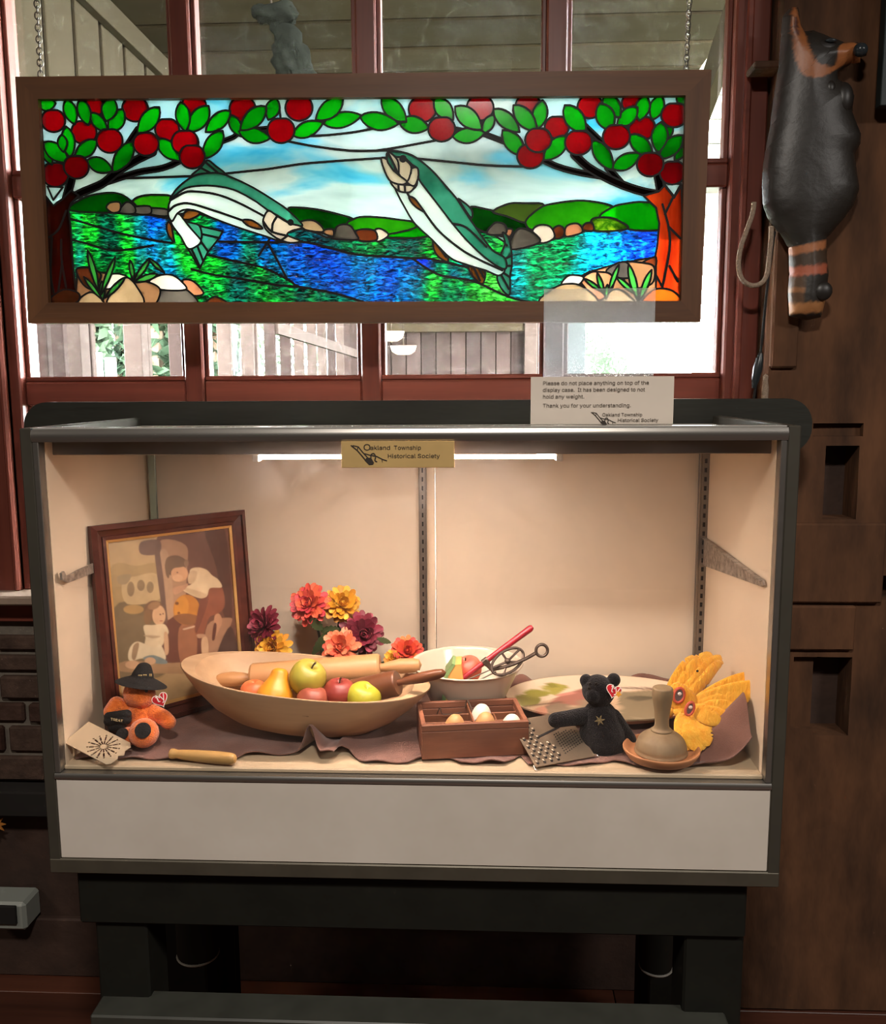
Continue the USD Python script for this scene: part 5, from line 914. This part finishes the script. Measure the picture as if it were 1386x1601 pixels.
obj('body', blob([(A(937, 1081), r_(25.5), A(935, 1079), r_(25.5)), (A(928, 1088, -.02), r_(12), A(932, 1085, -.004), r_(17)), (A(917, 1064, .004), r_(10.5), A(919, 1069, .003), r_(10)), (A(960, 1063, .004), r_(11), A(957, 1068, .003), r_(10)), (A(938, 1103), r_(14), A(938, 1122), r_(27)), (A(938, 1122), r_(29), A(942, 1150), r_(38)), (A(942, 1150), r_(38), A(942, 1158, -.004), r_(35)),
     (A(922, 1119), r_(15), A(895, 1122, -.014), r_(13)), (A(895, 1122, -.014), r_(13), A(869, 1126, -.03), r_(12)), (A(958, 1122), r_(15), A(975, 1144), r_(13)), (A(975, 1144), r_(13), A(985, 1156, -.006), r_(11)), (A(925, 1170), r_(17), A(915, 1174, -.02), r_(14)), (A(955, 1170), r_(17), A(962, 1175, -.015), r_(13))], .0032), m_black, BB, smooth=True)
for px, py in ((922.5, 1069), (932.5, 1069)): obj('eye', ball(A(px, py, -.024), .0026, 2), m_bead, BB)
obj('nose', ball(A(921.5, 1076, -.031), .0034, 2), m_bead, BB)
nk = A(939, 1104); t = np.arange(28)*2*math.pi/28; obj('neck_ribbon', tube(nk+np.outer(r_(15)*np.cos(t), [1, 0, -.12])+np.outer(r_(15)*np.sin(t), [0, 1, .3]), .002, 6, True), mat('tan_ribbon', '#b08a5a', rough=.6), BB)
ec = A(938, 1126, -.0325-.004); em = [Polygon([(0, 0), (.004*math.cos(a-.35), .004*math.sin(a-.35)), (.0085*math.cos(a), .0085*math.sin(a)), (.004*math.cos(a+.35), .004*math.sin(a+.35))]) for a in np.arange(6)*math.pi/3+.2]
obj('chest_emblem', extr(unary_union([g.buffer(.0003) for g in em]), .002, ec, (1, 0, 0), (0, .12, .99)), mat('gold_embroidery', '#8f7a4e', rough=.6, color2='#4f4430', scale=400), BB, smooth=False)
heart_tag(BB, 960, 1080, 13.5, .075, -.25, True)

# wooden butter mould on its dish
m_mould2 = wood('grey_turned_maple', '#8f7b5d', '#786247', 'z', 8, rough=.6, bump=.15); m_dish = wood('peach_turned_wood', '#c58a5f', '#a96f48', 'x', 9, rough=.55, bump=.1)
c = atz(1034, 1184, ZC+.004); obj('wooden_dish', lathe(spline(np.array([(0, 0), (.048, 0), (.058, .006), (.064, .016), (.061, .018), (.052, .010), (.04, .008), (0, .008)]), 4), c, None, 56), m_dish, smooth=50, label='shallow round wooden dish under the butter stamp', cat='dish')
cs = c+[0, .002, .0085]; Rm = .0425
BM = thing('butter_stamp', 'turned wooden butter stamp with tall handle standing in a wooden dish', 'butter stamp', cs)
obj('base', lathe(spline(np.array([(0, 0), (Rm*.96, 0), (Rm, .006), (Rm*.98, .014), (Rm*.84, .026), (Rm*.55, .035), (Rm*.36, .038), (0, .038)]), 4), cs, None, 48), m_mould2, BM, smooth=50)
obj('handle', lathe(spline(np.array([(.017, .0365), (.0175, .040), (.0135, .043), (.0118, .052), (.0125, .066), (.0150, .084), (.0172, .098), (.0172, .108), (.0145, .1135), (0, .1145)]), 4), cs, None, 36), m_mould2, BM, smooth=50)

# yellow feather mask
m_feather = mat('yellow_feather', '#eb9a16', color2='#f2b93a', rough=.8, scale=70, stretch=(1, 1, .35), bump=.8, bscale=260, sheen=.3)
MK = thing('feather_mask', 'yellow feather mask with pink-rimmed eyeholes in the right corner of the case', 'mask', (.5, .16, ZC+.02))
def feather(x0, y0, x1, y1, w, bend, Y0, Y1, th=.005, puff=.010):
    p, q_ = at(x0, y0, Y0), at(x1, y1, Y1); L = np.linalg.norm(q_-p); d_ = (q_-p)/L; n_ = np.array([0, -1., .25]); n_ -= d_*(n_@d_); n_ /= np.linalg.norm(n_); u_ = np.cross(n_, d_); w_ = S_(w, Y0)/2
    t = np.linspace(0, 1, 26); r2 = np.random.default_rng(int(x0*7+y1)); s_ = np.sin(np.pi*np.clip(t*.93+.05, 0, 1))**.55; nt = 1-.30*((r2.uniform(size=26) > .88)&(t > .4)); nt2 = 1-.30*((r2.uniform(size=26) > .88)&(t > .4)); off = bend*L*np.sin(np.pi*t*.5)**2
    g = Polygon(np.vstack([np.c_[t*L, off+s_*w_*nt], np.c_[t*L, off-s_*w_*nt2][::-1]])).buffer(0).buffer(.0012).buffer(-.0006)
    if g.geom_type != 'Polygon': g = max(g.geoms, key=lambda z: z.area)
    m_, _ = pillow(g, th, p, d_, u_, .004); v = np.array(m_.vertices); s__ = (v-p)@d_/L; v += np.outer(puff*np.sin(np.pi*np.clip(s__, 0, 1)), n_); m_.vertices = v
    obj('feather', m_, m_feather, MK, smooth=True)
FE = [(1052, 1094, 1122, 1034, 40, .14, .150, .20), (1046, 1082, 1100, 1036, 38, .12, .155, .20), (1060, 1090, 1138, 1048, 30, .22, .148, .20), (1062, 1094, 1140, 1068, 22, .34, .138, .19),
      (1084, 1098, 1198, 1072, 30, .03, .130, .10), (1086, 1096, 1180, 1058, 26, .05, .138, .14), (1088, 1102, 1192, 1082, 26, .0, .126, .10), (1092, 1108, 1168, 1104, 30, -.04, .122, .10), (1090, 1112, 1152, 1124, 30, -.06, .118, .09), (1088, 1100, 1160, 1078, 30, .03, .134, .12), (1082, 1106, 1130, 1128, 28, -.05, .116, .085),
      (1080, 1118, 1090, 1176, 40, .0, .112, .06), (1070, 1116, 1064, 1164, 32, .05, .115, .072), (1092, 1118, 1108, 1166, 34, -.05, .112, .065), (1076, 1118, 1074, 1172, 34, .02, .114, .066), (1090, 1116, 1098, 1172, 34, -.02, .111, .064), (1050, 1096, 1041, 1124, 18, .0, .14, .125), (1060, 1104, 1066, 1126, 20, 0, .13, .118)]
for f in FE: feather(*f, puff=.004 if f[3] > 1150 else .008)
fc = Polygon(spline(np.array([at(*q_, .128)[[0, 2]] for q_ in ((1043, 1080), (1058, 1067), (1080, 1078), (1096, 1100), (1088, 1122), (1070, 1120), (1052, 1112), (1043, 1098))]), 4, True))
m_, _ = pillow(fc, .014, (0, .128, 0), (1, 0, 0), (0, 0, 1), .005, back=True); obj('face', m_, m_feather, MK, smooth=True)
m_pinkr = mat('pink_eye_rim', '#c9563e', rough=.6); m_hole = mat('eyehole_shadow', '#6d5a58', rough=.9)
for px, py, rx, rz, rot in ((1062, 1087, 8.2, 11.5, -.25), (1079, 1108, 6.0, 10.5, -.35)):
    c = at(px, py, .1185 if px < 1070 else .100); t = np.arange(28)*2*math.pi/28; ux, uz = np.array([math.cos(rot), 0, math.sin(rot)]), np.array([-math.sin(rot), .1, math.cos(rot)])
    ring = c+np.outer(S_(rx, .12)*np.cos(t), ux)+np.outer(S_(rz, .12)*np.sin(t), uz); e_ = obj('eye_rim', tube(ring, .0026, 8, True), m_pinkr, MK)
    obj('eyehole', extr(Polygon([(S_(rx, .12)*.9*math.cos(a), S_(rz, .12)*.9*math.sin(a)) for a in t]), .0012, c, ux, uz), m_hole, e_, smooth=False)
    obj('eye_glint', ball(c+[.001, -.0015, .003], .0035, 2, (1, .3, .9)), m_tagw, e_)
for px, py, Y in ((1091, 1049, .165), (1145, 1080, .125), (1119, 1103, .118)): obj('quill_knot', ball(at(px, py, Y), .0022, 1), m_slot, MK)

# pierced server and turned handle at the left front
m_server = mat('pale_pierced_metal', '#cdb99c', rough=.35, metal=.35, var=.1)
PS = thing('pierced_server', 'pale metal server with pierced sunburst pattern in the left front corner', 'server', atz(150, 1190, ZC))
c0, c1, c2, c3 = atz(101, 1161, ZC+.030), atz(141, 1131, ZC+.046), atz(198, 1162, ZC+.016), atz(172, 1197, ZC+.004)
o_ = c0; ux = c3-c0; lx_ = np.linalg.norm(ux); ux /= lx_; uy = c1-c0; uy -= ux*(uy@ux); ly_ = np.linalg.norm(uy); uy /= ly_
outl = Polygon([(0, 0), (lx_*.93, -.001), (lx_*.98, ly_*.06), (lx_*1.0, ly_*.30), (lx_*.955, ly_*.40), (lx_*1.03, ly_*.52), (lx_*.98, ly_*.66), (lx_*1.0, ly_*.86), (lx_*.93, ly_*.98), (0, ly_)]).buffer(.001)
hs = []; hx, hy = lx_*.62, ly_*.46
for k in range(15):
    a_ = k*2*math.pi/15
    for r0, r1, w_ in ((.006, .012, .0016), (.015, .021, .0020)):
        hs.append(LineString([(hx+r0*math.cos(a_)*1.1, hy+r0*math.sin(a_)), (hx+r1*math.cos(a_)*1.1, hy+r1*math.sin(a_))]).buffer(w_*.75, 3))
    hs.append(Point(hx+.027*math.cos(a_), hy+.0245*math.sin(a_)).buffer(.0016, 4))
obj('blade', extr(outl.difference(unary_union(hs).intersection(outl.buffer(-.002))), .0014, o_, ux, uy), m_server, PS, smooth=False)
obj('tang', tube(spline([atz(112, 1165, ZC+.027), atz(116, 1172, ZC+.016), atz(115, 1182, ZC+.003)]), .002, 7), m_server, PS)
a, b = atz(266, 1178, ZC+.009), atz(369, 1187, ZC+.0095); L = np.linalg.norm(b-a)
obj('turned_handle', lathe(spline(np.array([(0, 0), (.0075, .001), (.0088, .006), (.0072, .014), (.0085, .026), (.0100, L*.5), (.0105, L*.75), (.0095, L*.93), (.006, L*.99), (0, L)]), 4), a, b, 24), wood('pale_handle_wood', '#c29a5e', '#a67f48', 'x', 9, rough=.5), smooth=50, label='loose turned wooden handle lying on the cloth at the front left', cat='handle')
# ------------------------------------------------------------------ things on the walls and low down
def RQ(*p): return [(1130+x/5.336, y/5.336) for x, y in p]
def RQ2(*p): return [(1130+x/5.336, 260+y/5.336) for x, y in p]
YR = .585
outl = RQ((580, 65), (628, 62), (640, 120), (650, 210), (680, 265), (760, 255), (870, 300), (1010, 355), (1120, 355), (1180, 370), (1212, 410), (1200, 465), (1150, 480), (1148, 525), (1080, 530), (960, 600), (960, 660), (1060, 720), (1100, 800), (1080, 930), (1110, 1010), (1155, 1120), (1150, 1200), (1100, 1290), (1115, 1400), (1140, 1560)) + \
       RQ2((1138, 200), (1090, 330), (1000, 450), (870, 600), (870, 760), (885, 900), (860, 1120), (820, 1260), (700, 1285), (560, 1250), (545, 1060), (560, 900), (552, 680), (480, 560), (385, 450), (340, 330), (332, 200)) + RQ((335, 1420), (360, 1250), (400, 1050), (430, 800), (470, 560), (490, 300), (500, 150), (540, 90))
g = Polygon([at(*q, YR)[[0, 2]] for q in outl]).buffer(.002).buffer(-.002)
mR, _ = pillow(g, .07, (0, YR, 0), (1, 0, 0), (0, 0, 1), .006, edge=.2)
V = np.array(mR.vertices)
mask = Polygon(spline(np.array(RQ((580, 80), (615, 60), (650, 180), (700, 300), (730, 400), (780, 500), (850, 540), (940, 545), (970, 400), (1020, 360), (1120, 365), (1150, 520), (1020, 540), (880, 620), (780, 645), (660, 600), (590, 400))), 4, True)).buffer(0)
LYR = [(mask, '#a9683c'), (Polygon(RQ((600, 140), (628, 140), (640, 290), (610, 300), (596, 250))), '#5a3226')] + [(Polygon(RQ2(*p)), c) for p, c in (([(540, 680), (870, 615), (865, 690), (545, 750)], '#b5744a'), ([(540, 750), (865, 690), (875, 810), (548, 850)], '#4a3a2c'), ([(545, 845), (880, 810), (870, 890), (548, 925)], '#b06045'), ([(545, 925), (690, 915), (690, 1010), (545, 1010)], '#5d4530'), ([(545, 1010), (690, 1010), (690, 1055), (545, 1060)], '#96673f'), ([(545, 1060), (690, 1055), (690, 1150), (545, 1150)], '#5f452f'), ([(545, 1150), (860, 1120), (850, 1215), (555, 1235)], '#b07a4c'))]
colr = paint(V, '#2b2723', LYR, 1.0)
RC = thing('carved_raccoon', 'carved wooden raccoon with orange mask and ringed tail hanging on the timber post', 'carving', (V[:, 0].mean(), YR, V[:, 2].min()))
obj('body', mR, mat('painted_carving', '#ffffff', rough=.42, attr=True, color2='#d8d4d0', scale=14, bump=.25, bscale=40), RC, color=colr)
def bump_(name, c, r, s, mt): obj(name, ball(c, r, 3, s), mt, RC, smooth=True)
m_cdark = mat('carving_dark', '#272320', rough=.4, var=.2, scale=20); m_cnose = mat('carving_nose', '#2c3236', rough=.18)
bump_('nose', at(1346, 78, .553), .014, (1, .9, .95), m_cnose)
bump_('eye', at(1300, 63, .556), .008, (1.4, .5, .5), m_cnose)
bump_('cheek', at(1283, 80, .575), .035, (1.15, .55, .75), m_cdark)
bump_('forepaw', at(1318, 155, .572), .030, (.7, .6, 1.1), m_cdark); bump_('hindpaw', at(1287, 455, .562), .022, (.9, .5, .9), m_cdark)
bump_('forepaw', at(1298, 138, .562), .014, (.8, .6, 1.1), m_cdark)
# rope loop and switch cord on the window casing
m_rope = mat('rope_fibre', '#9a8774', color2='#7c6a59', rough=.9, scale=200, bump=.6, bscale=300)
pts = [at(1130+x/5.336, 260+y/5.336, .585) for x, y in ((265, 300), (250, 400), (200, 540), (150, 690), (135, 840), (170, 950), (250, 995), (330, 970), (375, 890), (390, 760), (405, 620), (410, 500))]
sp = spline(pts, 6); obj('rope_loop', tube(sp, .0052, 9), m_rope, smooth=True, label='loop of grey-brown rope hanging beside the carved raccoon', cat='rope')
pts = [at(x, y, .59) for x, y in ((1212, 362), (1206, 400), (1200, 450), (1194, 510), (1190, 550))]; T = thing('switch_cord', 'black electric cord with an inline switch hanging down the window casing', 'cord', at(1182, 622, .59))
obj('cord', tube(spline(pts+[at(1188, 565, .59), at(1181, 610, .59), at(1177, 640, .59)]), .0028, 8), m_slot, T)
a, b = at(1190, 552, .588), at(1179, 607, .588); L = np.linalg.norm(a-b); obj('switch_body', lathe([(0, 0), (.004, 0), (.0085, L*.25), (.0105, L*.55), (.0085, L*.8), (.004, L), (0, L)], b, a, 20), mat('black_bakelite', '#22282a', rough=.3), T)
obj('spindle_end', lathe([(0, 0), (.007, 0), (.0075, .03), (.005, .045), (.006, .055), (0, .06)], at(1196, 628, .60)), m_rope, smooth=40, label='small wooden peg standing on the backboard by the cord', cat='peg')
# edge of a dark green board at the top right
a, b = at(1377, 165, .57), at(1386, -40, .57); obj('green_board', bx(a[0], .57, a[2], a[0]+.22, .595, b[2]), mat('deep_green_board', '#1d2b2c', rough=.5, var=.2), label='dark green board at the upper right edge on the post', cat='board')
# white device low on the left wall and an orange paper leaf on the bricks
a, b = at(-30, 1455, .62), at(38, 1413, .62); T = thing('wall_box', 'small white box with a dark face low at the left edge', 'device', ((a[0]+b[0])/2, .64, a[2]))
m_dev = mat('device_white', '#8f948d', rough=.4)
obj('case', bx(a[0], .62, a[2], b[0], .70, b[2], .008), m_dev, T); obj('face', bx(a[0]+.01, .612, a[2]+.022, b[0]-.02, .621, b[2]-.004, .002), m_slot, T)
c = at(-6, 1288, .655); g = unary_union([Polygon([(0, 0), (.012*math.cos(t-.4), .012*math.sin(t-.4)), (.026*math.cos(t), .026*math.sin(t)), (.012*math.cos(t+.4), .012*math.sin(t+.4))]) for t in np.arange(9)*2*math.pi/9])
obj('paper_flower', extr(g, .003, c), mat('orange_paper', '#b0702a', rough=.8), smooth=False, label='ragged orange paper flower on the bricks at the left edge', cat='decoration')
